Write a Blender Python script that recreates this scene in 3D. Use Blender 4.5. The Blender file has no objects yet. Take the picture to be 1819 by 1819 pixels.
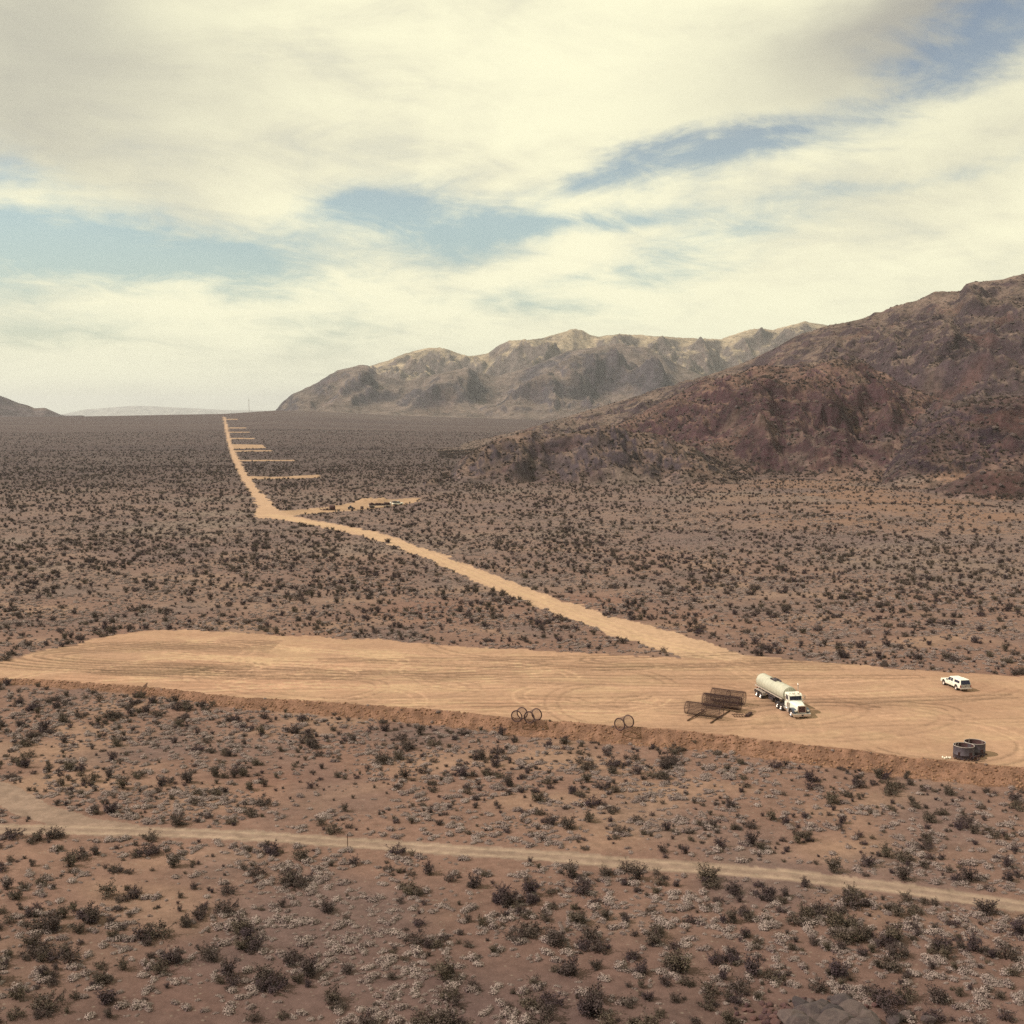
import bpy, math, random
import numpy as np
from mathutils import Vector, Matrix

random.seed(7)
rng = np.random.default_rng(11)
S = bpy.context.scene
COL = S.collection
PI = math.pi

# ------------------------------------------------------------------ camera
IMG = 1819.0
F = 2043.0
CAMZ = 41.0
PITCH = math.atan((740 - 909.5) / -F)          # looking slightly down
cam_d = bpy.data.cameras.new('camera')
cam = bpy.data.objects.new('camera', cam_d)
COL.objects.link(cam)
cam.location = (0, 0, CAMZ)
cam.rotation_euler = (PI / 2 - PITCH, 0, 0)
cam_d.sensor_width = 36
cam_d.lens = 36 * F / IMG
cam_d.clip_start = 0.5
cam_d.clip_end = 80000
S.camera = cam

# ------------------------------------------------------------------ render
S.view_settings.view_transform = 'Standard'
S.view_settings.look = 'None'
S.view_settings.exposure = 0.0
S.view_settings.gamma = 1.0
S.cycles.use_denoising = False
S.cycles.max_bounces = 5
S.cycles.diffuse_bounces = 2
S.cycles.volume_bounces = 0
S.cycles.glossy_bounces = 2
S.cycles.transmission_bounces = 3
S.cycles.transparent_max_bounces = 6

# ------------------------------------------------------------------ sun
SUN_EL = math.radians(43)
SUN_AZ = math.radians(-97)                      # from the left, a touch behind the camera (0 = +Y)
sun_dir = Vector((math.sin(SUN_AZ) * math.cos(SUN_EL), math.cos(SUN_AZ) * math.cos(SUN_EL), math.sin(SUN_EL)))
sl = bpy.data.lights.new('sun', 'SUN')
sl.energy = 5.0
sl.angle = math.radians(0.9)
sl.color = (1.0, 0.87, 0.75)
sun = bpy.data.objects.new('sun', sl)
COL.objects.link(sun)
sun.rotation_euler = sun_dir.to_track_quat('Z', 'Y').to_euler()
sun.location = (-200, 0, 300)


# ------------------------------------------------------------------ pixel <-> world
def pdir(u, v):
    X = (u - 909.5) / F
    Z = -(v - 909.5) / F
    return (X, math.cos(PITCH) + Z * math.sin(PITCH), -math.sin(PITCH) + Z * math.cos(PITCH))


def azel(u, v):
    x, y, z = pdir(u, v)
    return math.atan2(x, y), math.atan2(z, math.hypot(x, y))


# ------------------------------------------------------------------ node helper
class NT:
    def __init__(self, tree):
        self.t = tree
        self.n = tree.nodes
        self.l = tree.links

    def new(self, typ, **kw):
        n = self.n.new(typ)
        for k, v in kw.items():
            setattr(n, k, v)
        return n

    def put(self, sock, v):
        if hasattr(v, 'is_output'):
            self.l.new(v, sock)
        else:
            sock.default_value = v

    def m(self, op, a, b=None, c=None, clamp=False):
        n = self.new('ShaderNodeMath', operation=op, use_clamp=clamp)
        self.put(n.inputs[0], a)
        if b is not None:
            self.put(n.inputs[1], b)
        if c is not None:
            self.put(n.inputs[2], c)
        return n.outputs[0]

    def ramp(self, v, lo, hi, a=0.0, b=1.0, smooth=True):
        n = self.new('ShaderNodeMapRange')
        n.interpolation_type = 'SMOOTHSTEP' if smooth else 'LINEAR'
        self.put(n.inputs[0], v)
        n.inputs[1].default_value = lo
        n.inputs[2].default_value = hi
        n.inputs[3].default_value = a
        n.inputs[4].default_value = b
        return n.outputs[0]

    def noise(self, vec, scale, detail=4, rough=0.55, dist=0.0, dims='3D'):
        n = self.new('ShaderNodeTexNoise', noise_dimensions=dims)
        self.put(n.inputs['Vector'], vec)
        n.inputs['Scale'].default_value = scale
        n.inputs['Detail'].default_value = detail
        n.inputs['Roughness'].default_value = rough
        n.inputs['Distortion'].default_value = dist
        return n.outputs[0]

    def mix(self, f, a, b, blend='MIX'):
        n = self.new('ShaderNodeMix', data_type='RGBA', blend_type=blend)
        self.put(n.inputs[0], f)
        self.put(n.inputs[6], a)
        self.put(n.inputs[7], b)
        return n.outputs[2]

    def comb(self, x, y, z):
        n = self.new('ShaderNodeCombineXYZ')
        self.put(n.inputs[0], x)
        self.put(n.inputs[1], y)
        self.put(n.inputs[2], z)
        return n.outputs[0]


def c4(r, g, b):
    return (r, g, b, 1.0)


# ------------------------------------------------------------------ world: thin cloud over a blue sky
W = bpy.data.worlds.new('World')
S.world = W
W.use_nodes = True
W.node_tree.nodes.clear()
w = NT(W.node_tree)
sky = w.new('ShaderNodeTexSky', sky_type='NISHITA')
sky.sun_disc = False
sky.sun_elevation = SUN_EL
sky.sun_rotation = SUN_AZ
sky.air_density = 1.2
sky.dust_density = 2.0
tc = w.new('ShaderNodeTexCoord')
sep = w.new('ShaderNodeSeparateXYZ')
w.l.new(tc.outputs['Generated'], sep.inputs[0])
DEG = 180 / PI
azn = w.m('MULTIPLY', w.m('ARCTAN2', sep.outputs[0], sep.outputs[1]), DEG)
eln = w.m('MULTIPLY', w.m('ARCSINE', sep.outputs[2]), DEG)
# perspective of a cloud sheet: (x, y) / (z + k)
zc = w.m('ADD', w.m('MAXIMUM', sep.outputs[2], 0.0), 0.24)
px = w.m('DIVIDE', sep.outputs[0], zc)
py = w.m('DIVIDE', sep.outputs[1], zc)
rot = math.radians(24)
pu = w.m('ADD', w.m('MULTIPLY', px, math.cos(rot)), w.m('MULTIPLY', py, math.sin(rot)))
pv = w.m('SUBTRACT', w.m('MULTIPLY', py, math.cos(rot)), w.m('MULTIPLY', px, math.sin(rot)))
cloud_v = w.comb(w.m('MULTIPLY', pu, 0.8), pv, 0.0)
n1 = w.noise(cloud_v, 1.9, 8, 0.6, 0.5)
n2 = w.noise(cloud_v, 6.5, 9, 0.64, 0.6)
n3 = w.noise(w.comb(w.m('MULTIPLY', azn, 0.045), w.m('MULTIPLY', eln, 0.17), 3.1), 1.3, 8, 0.6, 1.2)
wob_a = w.noise(w.comb(w.m('MULTIPLY', azn, 0.10), w.m('MULTIPLY', eln, 0.16), 7.7), 1.0, 5, 0.6)
wob_e = w.noise(w.comb(w.m('MULTIPLY', azn, 0.10), w.m('MULTIPLY', eln, 0.22), 1.7), 1.0, 6, 0.6)
aw = w.m('ADD', azn, w.m('MULTIPLY', w.m('SUBTRACT', wob_a, 0.5), 6.5))
ew = w.m('ADD', eln, w.m('MULTIPLY', w.m('SUBTRACT', wob_e, 0.5), 3.6))


def blob(u, v, su, sv, rotdeg, wt):
    a, e = azel(u, v)
    a *= DEG
    e *= DEG
    k = DEG / F
    r = math.radians(rotdeg)
    dx = w.m('SUBTRACT', aw, a)
    dy = w.m('SUBTRACT', ew, e)
    p = w.m('MULTIPLY', w.m('ADD', w.m('MULTIPLY', dx, math.cos(r)), w.m('MULTIPLY', dy, math.sin(r))), 1 / (su * k))
    q = w.m('MULTIPLY', w.m('SUBTRACT', w.m('MULTIPLY', dy, math.cos(r)), w.m('MULTIPLY', dx, math.sin(r))), 1 / (sv * k))
    s = w.m('ADD', w.m('MULTIPLY', p, p), w.m('MULTIPLY', q, q))
    return w.m('MULTIPLY', w.m('EXPONENT', w.m('MULTIPLY', s, -0.5)), wt)


def total(lst):
    acc = None
    for b in lst:
        x = blob(*b)
        acc = x if acc is None else w.m('ADD', acc, x)
    return acc


gaps = total([
    (1540, 165, 230, 34, 21, 0.64), (1250, 262, 120, 28, 14, 0.8), (1790, 60, 150, 50, 25, 0.55),
    (1060, 300, 90, 18, 16, 0.5), (640, 375, 85, 30, 8, 0.85), (880, 388, 95, 28, -5, 0.85),
    (790, 430, 110, 28, 0, 0.75), (1110, 383, 130, 17, 2, 0.85), (1280, 430, 110, 22, 10, 0.7),
    (150, 455, 240, 44, -4, 1.15), (430, 480, 110, 34, -8, 0.45), (40, 320, 80, 28, 0, 0.5),
    (1000, 540, 150, 22, 0, 0.65), (1150, 487, 120, 12, 3, 0.6), (1650, 310, 200, 12, 8, 0.3), (90, 590, 110, 20, 0, 0.38), (560, 590, 90, 20, 4, 0.3),
])
thick = total([  # thicker grey cloud; in the top corners it paints in a vignette
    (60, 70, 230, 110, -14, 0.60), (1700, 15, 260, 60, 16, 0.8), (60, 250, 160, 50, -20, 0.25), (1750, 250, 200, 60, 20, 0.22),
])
# away from the photographed part of the sky the same cover goes on, broken by the cloud noise alone
nn = w.m('ADD', w.m('MULTIPLY', n1, 0.40), w.m('ADD', w.m('MULTIPLY', n2, 0.24), w.m('MULTIPLY', n3, 0.36)))
cover = w.m('SUBTRACT', w.m('ADD', 0.98, w.m('MULTIPLY', w.m('SUBTRACT', nn, 0.5), 2.2)), w.m('MULTIPLY', w.m('MULTIPLY', gaps, 0.95), w.ramp(w.m('ADD', w.m('MULTIPLY', n2, 0.5), w.m('MULTIPLY', n3, 0.5)), 0.36, 0.60, 1.35, 0.62, False)))
cover = w.ramp(cover, 0.05, 0.95)
horiz = w.ramp(eln, 0.0, 7.0, 1.0, 0.0)
cover = w.m('MAXIMUM', cover, w.m('MULTIPLY', horiz, 0.8))
skyt = w.mix(1.0, sky.outputs[0], w.mix(w.ramp(eln, 8.5, 15.0), c4(1.08, 1.27, 1.24), c4(0.92, 0.96, 1.0)), 'MULTIPLY')
bright = w.mix(w.ramp(nn, 0.34, 0.58), c4(8.3, 7.9, 5.9), c4(10.4, 10.0, 7.1))
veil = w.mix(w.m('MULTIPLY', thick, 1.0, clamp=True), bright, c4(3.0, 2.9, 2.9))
hz = w.mix(w.ramp(eln, 0.0, 9.0, 0.55, 0.0), veil, c4(9.5, 9.5, 6.9))
floor_ = w.ramp(eln, 4.0, 13.0, 0.20, 0.20)
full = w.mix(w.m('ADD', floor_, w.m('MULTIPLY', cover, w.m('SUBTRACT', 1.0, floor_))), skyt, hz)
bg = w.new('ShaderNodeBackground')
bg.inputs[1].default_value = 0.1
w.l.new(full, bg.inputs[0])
wo = w.new('ShaderNodeOutputWorld')
w.l.new(bg.outputs[0], wo.inputs[0])

# ------------------------------------------------------------------ numpy noise
_perm = rng.permutation(512).astype(np.int64)
_ang = rng.random(512) * 2 * PI
_gx = np.cos(_ang)
_gy = np.sin(_ang)


def perlin(x, y):
    xi = np.floor(x).astype(np.int64)
    yi = np.floor(y).astype(np.int64)
    fx = x - xi
    fy = y - yi
    ux = fx * fx * fx * (fx * (fx * 6 - 15) + 10)
    uy = fy * fy * fy * (fy * (fy * 6 - 15) + 10)

    def g(ix, iy, dx, dy):
        h = _perm[(_perm[ix & 511] + iy) & 511]
        return _gx[h] * dx + _gy[h] * dy
    a = g(xi, yi, fx, fy)
    b = g(xi + 1, yi, fx - 1, fy)
    c = g(xi, yi + 1, fx, fy - 1)
    d = g(xi + 1, yi + 1, fx - 1, fy - 1)
    return ((a + ux * (b - a)) + uy * ((c + ux * (d - c)) - (a + ux * (b - a)))) * 1.5


def fbm(x, y, octv=4, gain=0.5, lac=2.03):
    s = 0
    amp = 1.0
    tot = 0
    for i in range(octv):
        s = s + amp * perlin(x + 17.3 * i, y - 9.1 * i)
        tot += amp
        amp *= gain
        x = x * lac
        y = y * lac
    return s / tot


def ridged(x, y, octv=5, gain=0.55, lac=2.1):
    s = 0
    amp = 1.0
    tot = 0
    wgt = 1.0
    for i in range(octv):
        n = 1 - np.abs(perlin(x + 31.7 * i, y + 5.3 * i))
        n = n * n * wgt
        wgt = np.clip(n * 1.6, 0, 1)
        s = s + amp * n
        tot += amp
        amp *= gain
        x = x * lac
        y = y * lac
    return s / tot


def sstep(a, b, x):
    t = np.clip((x - a) / (b - a), 0, 1)
    return t * t * (3 - 2 * t)


# ------------------------------------------------------------------ terrain
def prof(pts):
    """skyline pixels -> azimuth table and tangent of the elevation"""
    A = np.array([azel(*p) for p in pts])
    o = np.argsort(A[:, 0])
    return A[o, 0], np.tan(A[o, 1])


def at_az(tab, a):
    return np.interp(a, tab[0], tab[1])


P_PLAIN = prof([(-900, 742), (0, 741), (130, 740), (400, 735), (490, 729), (560, 731), (700, 738), (900, 745), (1100, 750), (1500, 756), (2500, 760)])
BANK_TOP = [(-300, 1195), (-60, 1203), (0, 1207), (250, 1222), (420, 1240), (600, 1250), (760, 1262), (900, 1277), (1100, 1294),
            (1200, 1301), (1400, 1322), (1600, 1345), (1700, 1355), (1819, 1366), (2100, 1400)]


def flat_hit(u, v, z=0.0):
    x, y, dz = pdir(u, v)
    t = (z - CAMZ) / dz
    return x * t, y * t


_b = [(math.atan2(*flat_hit(u, v)), math.hypot(*flat_hit(u, v))) for u, v in BANK_TOP]
BA = np.array([q[0] for q in _b])
BR = np.array([q[1] for q in _b])
_d0 = [(0, 0.35), (250, 0.7), (420, 0.95), (760, 1.3), (1100, 1.4), (1400, 1.35), (1819, 1.5)]
DA = np.array([azel(u, 1290)[0] for u, _ in _d0])
DD = np.array([d for _, d in _d0])


def base_z(x, y):
    r = np.hypot(x, y)
    a = np.arctan2(x, y)
    # gently rising far plain
    hc = CAMZ + 3600 * at_az(P_PLAIN, a)
    t = np.clip((r - 1400) / 2200, 0, 1)
    z = hc * t ** 1.7
    z = z - np.clip(r - 3600, 0, 1e9) * 0.0035
    z = np.maximum(z, -25)
    # ground on the near side of the fill bank lies lower
    ab = np.clip(a, BA[0], BA[-1])
    rb = np.interp(ab, BA, BR)
    dd = np.interp(a, DA, DD)
    jit = 0.35 * perlin(x * 0.55, y * 0.55) + 0.55 * perlin(x * 0.13, y * 0.13)
    s = np.clip((rb + jit - r) / (1.2 + 0.5 * dd), 0, 1)
    z = z - dd * s ** 0.85
    berm = np.exp(-((r - rb - jit - 0.4) / 0.55) ** 2) * 0.16 * (r < 400)
    z = z + berm
    # the camera's own hill
    z = np.maximum(z, 38.8 - 39.5 * np.minimum(r / 64.0, 4) ** 0.9)
    return z


def hit(u, v):
    """where the line of sight through a photo point first meets the ground"""
    x, y, dz = pdir(u, v)
    h_ = math.hypot(x, y)
    rs_ = np.concatenate([np.arange(60, 700, 0.5), np.arange(700, 4200, 4.0)])
    ts = rs_ / h_
    zs = base_z(x * ts, y * ts)
    below = np.where(CAMZ + dz * ts <= zs)[0]
    if len(below) == 0:
        t = ts[-1]
    else:
        k_ = max(below[0], 1)
        lo, hi = ts[k_ - 1], ts[k_]
        for _ in range(22):
            md_ = 0.5 * (lo + hi)
            if CAMZ + dz * md_ <= float(base_z(np.array([x * md_]), np.array([y * md_]))[0]):
                hi = md_
            else:
                lo = md_
        t = hi
    return x * t, y * t


def pxpoly(pts):
    return np.array([hit(u, v) for u, v in pts])


R_DIAG = pxpoly([(470, 905), (500, 911), (560, 924), (640, 938), (700, 954), (760, 975), (850, 1010), (950, 1049), (1050, 1083), (1100, 1099), (1150, 1110), (1200, 1123),
                 (1250, 1139), (1300, 1155), (1350, 1171), (1400, 1200), (1250, 1200), (1222, 1168), (1180, 1158), (1100, 1131), (1000, 1096), (920, 1066), (840, 1031),
                 (780, 1004), (740, 986), (680, 963), (620, 948), (560, 934), (500, 923), (460, 920)])
R_NORTH = pxpoly([(452, 919), (458, 900), (440, 868), (425, 845), (412, 815), (404, 785), (399, 760), (396.5, 740), (399.5, 740), (405, 760),
                  (411, 785), (424, 815), (440, 843), (460, 870), (482, 893), (500, 911), (500, 923)])
R_SPUR = pxpoly([(478, 908), (530, 906), (560, 903), (600, 898), (640, 890), (700, 887), (745, 884), (746, 892), (700, 899), (650, 905), (600, 909), (540, 914), (490, 921)])
STRIPS = [pxpoly(p) for p in [
    [(440, 846), (500, 847), (566, 843), (571, 848), (540, 850), (442, 852)],
    [(420, 817.2), (523, 816.6), (524, 818.8), (421, 819.4)],
    [(415, 800), (482, 799.5), (483, 802), (416, 802.4)],
    [(412, 789), (466, 790), (474, 796), (414, 797.5)],
    [(408, 778), (452, 778), (452, 779.8), (408, 780)],
    [(405, 767), (444, 767), (444, 768.4), (405, 768.6)],
    [(402, 759.3), (437, 759.3), (437, 760.8), (402, 761)],
    [(400, 744.2), (421, 743.9), (421, 745.4), (400, 745.6)],
]]
PAD = pxpoly([(-260, 1196), (-60, 1182), (0, 1172), (60, 1160), (160, 1136), (250, 1120), (330, 1119), (500, 1128), (700, 1137), (850, 1150),
              (1000, 1157), (1100, 1162), (1218, 1169), (1300, 1172), (1330, 1165), (1450, 1176), (1600, 1188), (1700, 1195), (1819, 1200), (2100, 1215)]
             + [(u, v - 2) for u, v in BANK_TOP[::-1]])
TRACK_C = pxpoly([(-500, 1468), (-200, 1470), (0, 1471), (120, 1474), (300, 1479), (500, 1489), (700, 1501), (850, 1512), (1000, 1523), (1200, 1540), (1400, 1554), (1600, 1578), (1819, 1612), (1950, 1638), (2150, 1680), (2400, 1740)])
FORK_C = pxpoly([(-160, 1350), (0, 1405), (60, 1438), (130, 1462), (220, 1476)])


def inside(px_, py_, poly):
    res = np.zeros(px_.shape, bool)
    lo = poly.min(0) - 1
    hi = poly.max(0) + 1
    sel = np.where((px_ > lo[0]) & (px_ < hi[0]) & (py_ > lo[1]) & (py_ < hi[1]))
    x = px_[sel]
    y = py_[sel]
    r_ = np.zeros(x.shape, bool)
    n = len(poly)
    for i in range(n):
        x1, y1 = poly[i]
        x2, y2 = poly[(i + 1) % n]
        if y1 == y2:
            continue
        c = ((y1 > y) != (y2 > y)) & (x < (x2 - x1) * (y - y1) / (y2 - y1) + x1)
        r_ ^= c
    res[sel] = r_
    return res


def dist_line(x, y, line):
    d = np.full(x.shape, 1e9)
    side = np.zeros(x.shape)
    for i in range(len(line) - 1):
        ax, ay = line[i]
        bx, by = line[i + 1]
        L2 = (bx - ax) ** 2 + (by - ay) ** 2
        t = np.clip(((x - ax) * (bx - ax) + (y - ay) * (by - ay)) / L2, 0, 1)
        ex = x - ax - t * (bx - ax)
        ey = y - ay - t * (by - ay)
        dd = np.hypot(ex, ey)
        s = np.sign((bx - ax) * ey - (by - ay) * ex)
        m = dd < d
        d = np.where(m, dd, d)
        side = np.where(m, s, side)
    return d * side


# mountain layers: profile px, crest distance, foot distance, exponent, fall-off behind, kind
LAYERS = [
    dict(n='ridge', p=[(760, 800), (840, 786), (930, 765), (1000, 742), (1100, 713), (1140, 701), (1200, 684), (1270, 662), (1321, 645), (1377, 617), (1430, 593), (1475, 578),
                       (1500, 574), (1530, 567), (1560, 557), (1590, 543), (1630, 531), (1660, 519), (1706, 517), (1716, 506), (1730, 501), (1780, 497), (1819, 486), (1900, 470), (2100, 440), (2600, 420)],
         D=1650, F=[(760, 1150), (1000, 980), (1200, 860), (1500, 780), (2600, 740)], e=1.15, k='rock'),
    dict(n='red', p=[(1060, 772), (1100, 756), (1160, 722), (1200, 702), (1246, 676), (1300, 664), (1361, 648), (1400, 655), (1436, 650), (1460, 643), (1495, 640), (1535, 649),
                     (1570, 662), (1606, 685), (1653, 701), (1720, 730), (1800, 760), (1860, 800)],
         D=1120, F=[(1060, 900), (1300, 730), (1860, 700)], e=1.0, k='rock'),
    dict(n='dark', p=[(1540, 880), (1575, 820), (1590, 800), (1610, 782), (1625, 766), (1665, 741), (1700, 723), (1740, 716), (1780, 710), (1819, 708), (2000, 690), (2400, 700)],
         D=860, F=[(1540, 720), (1600, 655), (2400, 640)], e=0.85, k='rock'),
    dict(n='dark', p=[(1620, 900), (1660, 868), (1700, 850), (1740, 838), (1780, 836), (1819, 842), (1900, 850), (2000, 900)],
         D=640, F=[(1600, 590), (2100, 590)], e=1.0, k='rock'),
    dict(n='knoll', p=[(765, 905), (785, 868), (800, 845), (812, 822), (830, 806), (850, 796), (880, 779), (920, 770), (945, 766), (970, 779), (1000, 775), (1040, 763), (1080, 757),
                       (1120, 768), (1180, 774), (1240, 800), (1330, 850), (1400, 900)],
         D=800, F=[(770, 740), (900, 705), (1050, 690), (1400, 660)], e=0.8, k='rock'),
    dict(n='knoll', p=[(735, 900), (745, 862), (760, 852), (775, 850), (790, 862), (805, 900)], D=700, F=[(700, 672), (900, 672)], e=0.8, k='rock'),
    dict(n='knoll', p=[(1235, 925), (1250, 893), (1265, 882), (1290, 882), (1310, 893), (1330, 925)], D=600, F=[(1200, 577), (1400, 577)], e=0.8, k='rock'),
    dict(n='far', p=[(470, 745), (488, 729), (504, 712), (520, 699), (545, 688), (560, 681), (585, 665), (600, 657), (640, 648), (655, 649), (672, 664), (720, 676), (760, 668), (800, 658), (830, 652),
                     (850, 662), (880, 668), (930, 655), (970, 640), (1010, 622), (1060, 615), (1100, 610), (1150, 618), (1200, 645), (1250, 668), (1300, 700), (1400, 730), (1500, 760)],
         D=5000, F=[(470, 4600), (560, 4250), (900, 3900), (1500, 3500)], e=0.95, k='far'),
    dict(n='range', p=[(560, 720), (600, 680), (650, 652), (690, 640), (706, 633), (722, 627), (745, 621), (765, 617), (790, 619), (812, 626), (832, 632), (850, 631), (868, 626), (885, 613), (905, 604), (930, 604),
                       (960, 601), (980, 596), (1000, 589), (1018, 583), (1036, 587), (1050, 595), (1062, 598), (1100, 593), (1130, 594), (1200, 599), (1280, 602), (1310, 592), (1335, 584),
                       (1352, 583), (1372, 586), (1400, 578), (1430, 570), (1445, 574), (1475, 578), (1560, 590), (1800, 600), (2400, 640)],
         D=6800, F=[(560, 5200), (2400, 5000)], e=0.9, k='far'),
    dict(n='left', p=[(-900, 560), (-300, 620), (-100, 672), (0, 702), (15, 707), (32, 714), (48, 718), (62, 724), (80, 723), (95, 730), (108, 736), (135, 741), (160, 750)],
         D=4600, F=[(-900, 3400), (160, 4200)], e=1.0, k='far'),
    dict(n='pale', p=[(60, 742), (110, 736), (150, 727), (200, 723), (240, 720), (270, 721), (330, 724), (400, 728), (470, 729), (560, 733), (700, 742)],
         D=25000, F=[(60, 22000), (700, 22000)], e=1.0, k='far'),
]
for L in LAYERS:
    L['tab'] = prof(L['p'])
    A = [(azel(u, 740)[0], d) for u, d in L['F']]
    L['ft'] = (np.array([q[0] for q in A]), np.array([q[1] for q in A]))


def terrain(x, y):
    """height, layer id (-1 = plain), 0..1 position up the slope"""
    r = np.hypot(x, y)
    a = np.arctan2(x, y)
    z = base_z(x, y)
    nearfade = sstep(30, 80, r)
    z = z + nearfade * (0.28 * fbm(x / 34, y / 34, 3) + 0.07 * fbm(x / 5, y / 5, 2))
    # low swells and wash channels on the right-hand fan
    fan = sstep(0.02, 0.20, a) * sstep(330, 520, r) * (1 - sstep(1300, 1700, r))
    z = z + fan * (3.2 * fbm(x / 120 + 3, y / 70, 4) + 1.2)
    lid = np.full(x.shape, -1, np.int8)
    tt = np.zeros(x.shape)
    for i, L in enumerate(LAYERS):
        lo, hi = L['tab'][0][0], L['tab'][0][-1]
        D = L['D']
        Ff = at_az(L['ft'], a) * (1 + (0.085 if L['k'] == 'rock' else 0.03) * fbm(a * 14 + i, r * 0 + 7.1, 3))
        m = (a > lo) & (a < hi) & (r > Ff) & (r < D * 1.6)
        if not m.any():
            continue
        am, rm, xm, ym = a[m], r[m], x[m], y[m]
        fm = Ff[m]
        far = L['k'] == 'far'
        sc = D / 1000.0
        # wander of the crest line in depth
        Dm = D * (1 + 0.07 * fbm(am * 9 + i, am * 0 + 3.3 * i, 3)) if L['n'] in ('ridge', 'range', 'far') else np.full(am.shape, float(D))
        h = np.maximum(CAMZ + Dm * at_az(L['tab'], am), 0.2)
        edge = sstep(lo, lo + 0.01, am) * (1 - sstep(hi - 0.01, hi, am))
        t = (rm - fm) / (Dm - fm)
        tf = np.clip(t, 0, 1)
        back = np.clip(1 - (t - 1) * 0.9, -1, 1)
        shape = np.where(t <= 1, tf ** L['e'], back)
        if L['n'] == 'range' or L['n'] == 'far':
            ga, gr, kk = 0.50, 0.9, 0.70
        elif L['n'] == 'ridge':
            ga, gr, kk = 0.21, 0.36, 0.36
        elif L['n'] == 'knoll':
            ga, gr, kk = 0.030, 0.05, 0.5
        elif L['n'] == 'pale' or L['n'] == 'left':
            ga, gr, kk = 0.5, 0.8, 0.3
        else:
            ga, gr, kk = 0.11, 0.16, 0.42
        wx = xm / 1000 + 0.25 * ga * fbm(xm / 1000 / ga, ym / 1000 / ga, 3)
        wy = ym / 1000 + 0.25 * ga * fbm(xm / 1000 / ga + 9, ym / 1000 / ga - 4, 3)
        rg = ridged(wx / ga + i * 5.1, wy / gr, 6 if far else 5, 0.5)
        mid = np.clip(4 * tf * (1.0 - tf), 0, 1) ** (1.3 if far else 0.8)
        big = (rg - 0.55) * kk * mid
        zz = h * (shape + np.where(t <= 1, big, -0.1 * (1 - rg) * np.clip((t - 1) * 6, 0, 1)))
        # crags
        if far:
            crag = 15 * (ridged(xm / 210, ym / 210, 4) - 0.45) + 4 * fbm(xm / 50, ym / 50, 3)
            crag = crag * np.clip(0.15 + tf * 1.2, 0, 1) * (0.28 + 0.72 * (1 - sstep(0.7, 0.95, t)))
        else:
            rk = sstep(-0.12, 0.3, fbm(xm / 90 + 4, ym / 90, 3) + (0.22 if L['n'] != 'ridge' else 0.05))
            ca = {'knoll': 9.0, 'ridge': 17.0, 'red': 14.0, 'dark': 12.0}.get(L['n'], 5)
            crag = (ca * (0.55 * ridged(xm / 19 + ym / 52 + 0.5 * fbm(xm / 60, ym / 60, 2), ym / 46, 4) + 0.75 * ridged(xm / 60 - ym / 140, ym / 75 + 3, 4) - 0.55) + 2.6 * fbm(xm / 8, ym / 11, 2)) * (0.22 + 0.78 * rk)
            crag = crag * np.clip(tf * 5, 0, 1) * (0.4 + 0.6 * (1 - sstep(0.75, 0.97, t)))
        crag = crag * np.clip(h / 22, 0.12, 1)
        zz = (zz + crag * np.clip(tf * 6, 0, 1)) * edge - 6 * (1 - edge)
        if far:
            zb = z[m]
            zz = np.where(zz > 3, np.maximum(zz, zb + np.clip(tf * 30, 0, 6)), zz)
        up = zz > z[m]
        idx = np.where(m)[0] if x.ndim == 1 else None
        z[m] = np.maximum(z[m], zz)
        lm = lid[m]
        lm[up] = i
        lid[m] = lm
        t_ = tt[m]
        t_[up] = tf[up]
        tt[m] = t_
    return z, lid, tt


# polar grid centred under the camera
fine = np.radians(np.arange(-31.2, 31.2001, 0.078))
side = np.radians(np.arange(31.6, 52.0, 0.45))
rest = np.radians(np.linspace(53, 307, 60))
AZ = np.concatenate([-side[::-1], fine, side, rest])
NA = len(AZ)
R = [0.5]


def upto(rmax, f):
    while R[-1] < rmax:
        R.append(R[-1] + f(R[-1]))


upto(55, lambda r: 5.0)
upto(84, lambda r: 0.85)
upto(114, lambda r: 0.42)
upto(172, lambda r: 0.42)
upto(600, lambda r: 0.6 + 3.0 * (r - 172) / 428)
upto(1750, lambda r: 4.6)
upto(3700, lambda r: 13)
upto(7400, lambda r: 21)
upto(22000, lambda r: 900)
upto(31000, lambda r: 260)
R = np.array(R)
NR = len(R)
AA, RR = np.meshgrid(AZ, R)               # rows = rings
GX = (np.sin(AA) * RR).ravel()
GY = (np.cos(AA) * RR).ravel()
GZ, LID, TT = terrain(GX, GY)
rr = RR.ravel()
aa = AA.ravel()

# --- classes: 0 ground 1 pad 2 road 3 track 4 bank 5 spur/strip clearings 6.. mountains
jx = GX + (0.45 * perlin(GX / 1.7, GY / 1.7) + 0.9 * perlin(GX / 7, GY / 7)) * np.clip(rr / 160, 0.5, 2.0)
jy = GY + (0.45 * perlin(GX / 1.7 + 40, GY / 1.7) + 0.9 * perlin(GX / 7 + 9, GY / 7)) * np.clip(rr / 160, 0.5, 2.0)
CLS = np.zeros(GX.shape, np.int8)
m_pad = inside(jx, jy, PAD)
rbank = np.interp(np.clip(aa, BA[0], BA[-1]), BA, BR)
ddrop = np.interp(aa, DA, DD)
m_bank = (rr < rbank + 0.5) & (rr > rbank - 1.4 - 1.1 * ddrop + 0.7 * perlin(GX / 2.3, GY / 2.3)) & (np.abs(aa) < 0.65)
m_roadd = inside(jx, jy, R_DIAG)
m_roadn = inside(jx, jy, R_NORTH)
m_spur = inside(jx, jy, R_SPUR)
m_strip = np.zeros(GX.shape, bool)
for sp in STRIPS:
    m_strip |= inside(GX + 1.5 * perlin(GX / 9, GY / 9), GY, sp)
near = (rr < 260)
dtrack = np.full(GX.shape, 1e9)
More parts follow.
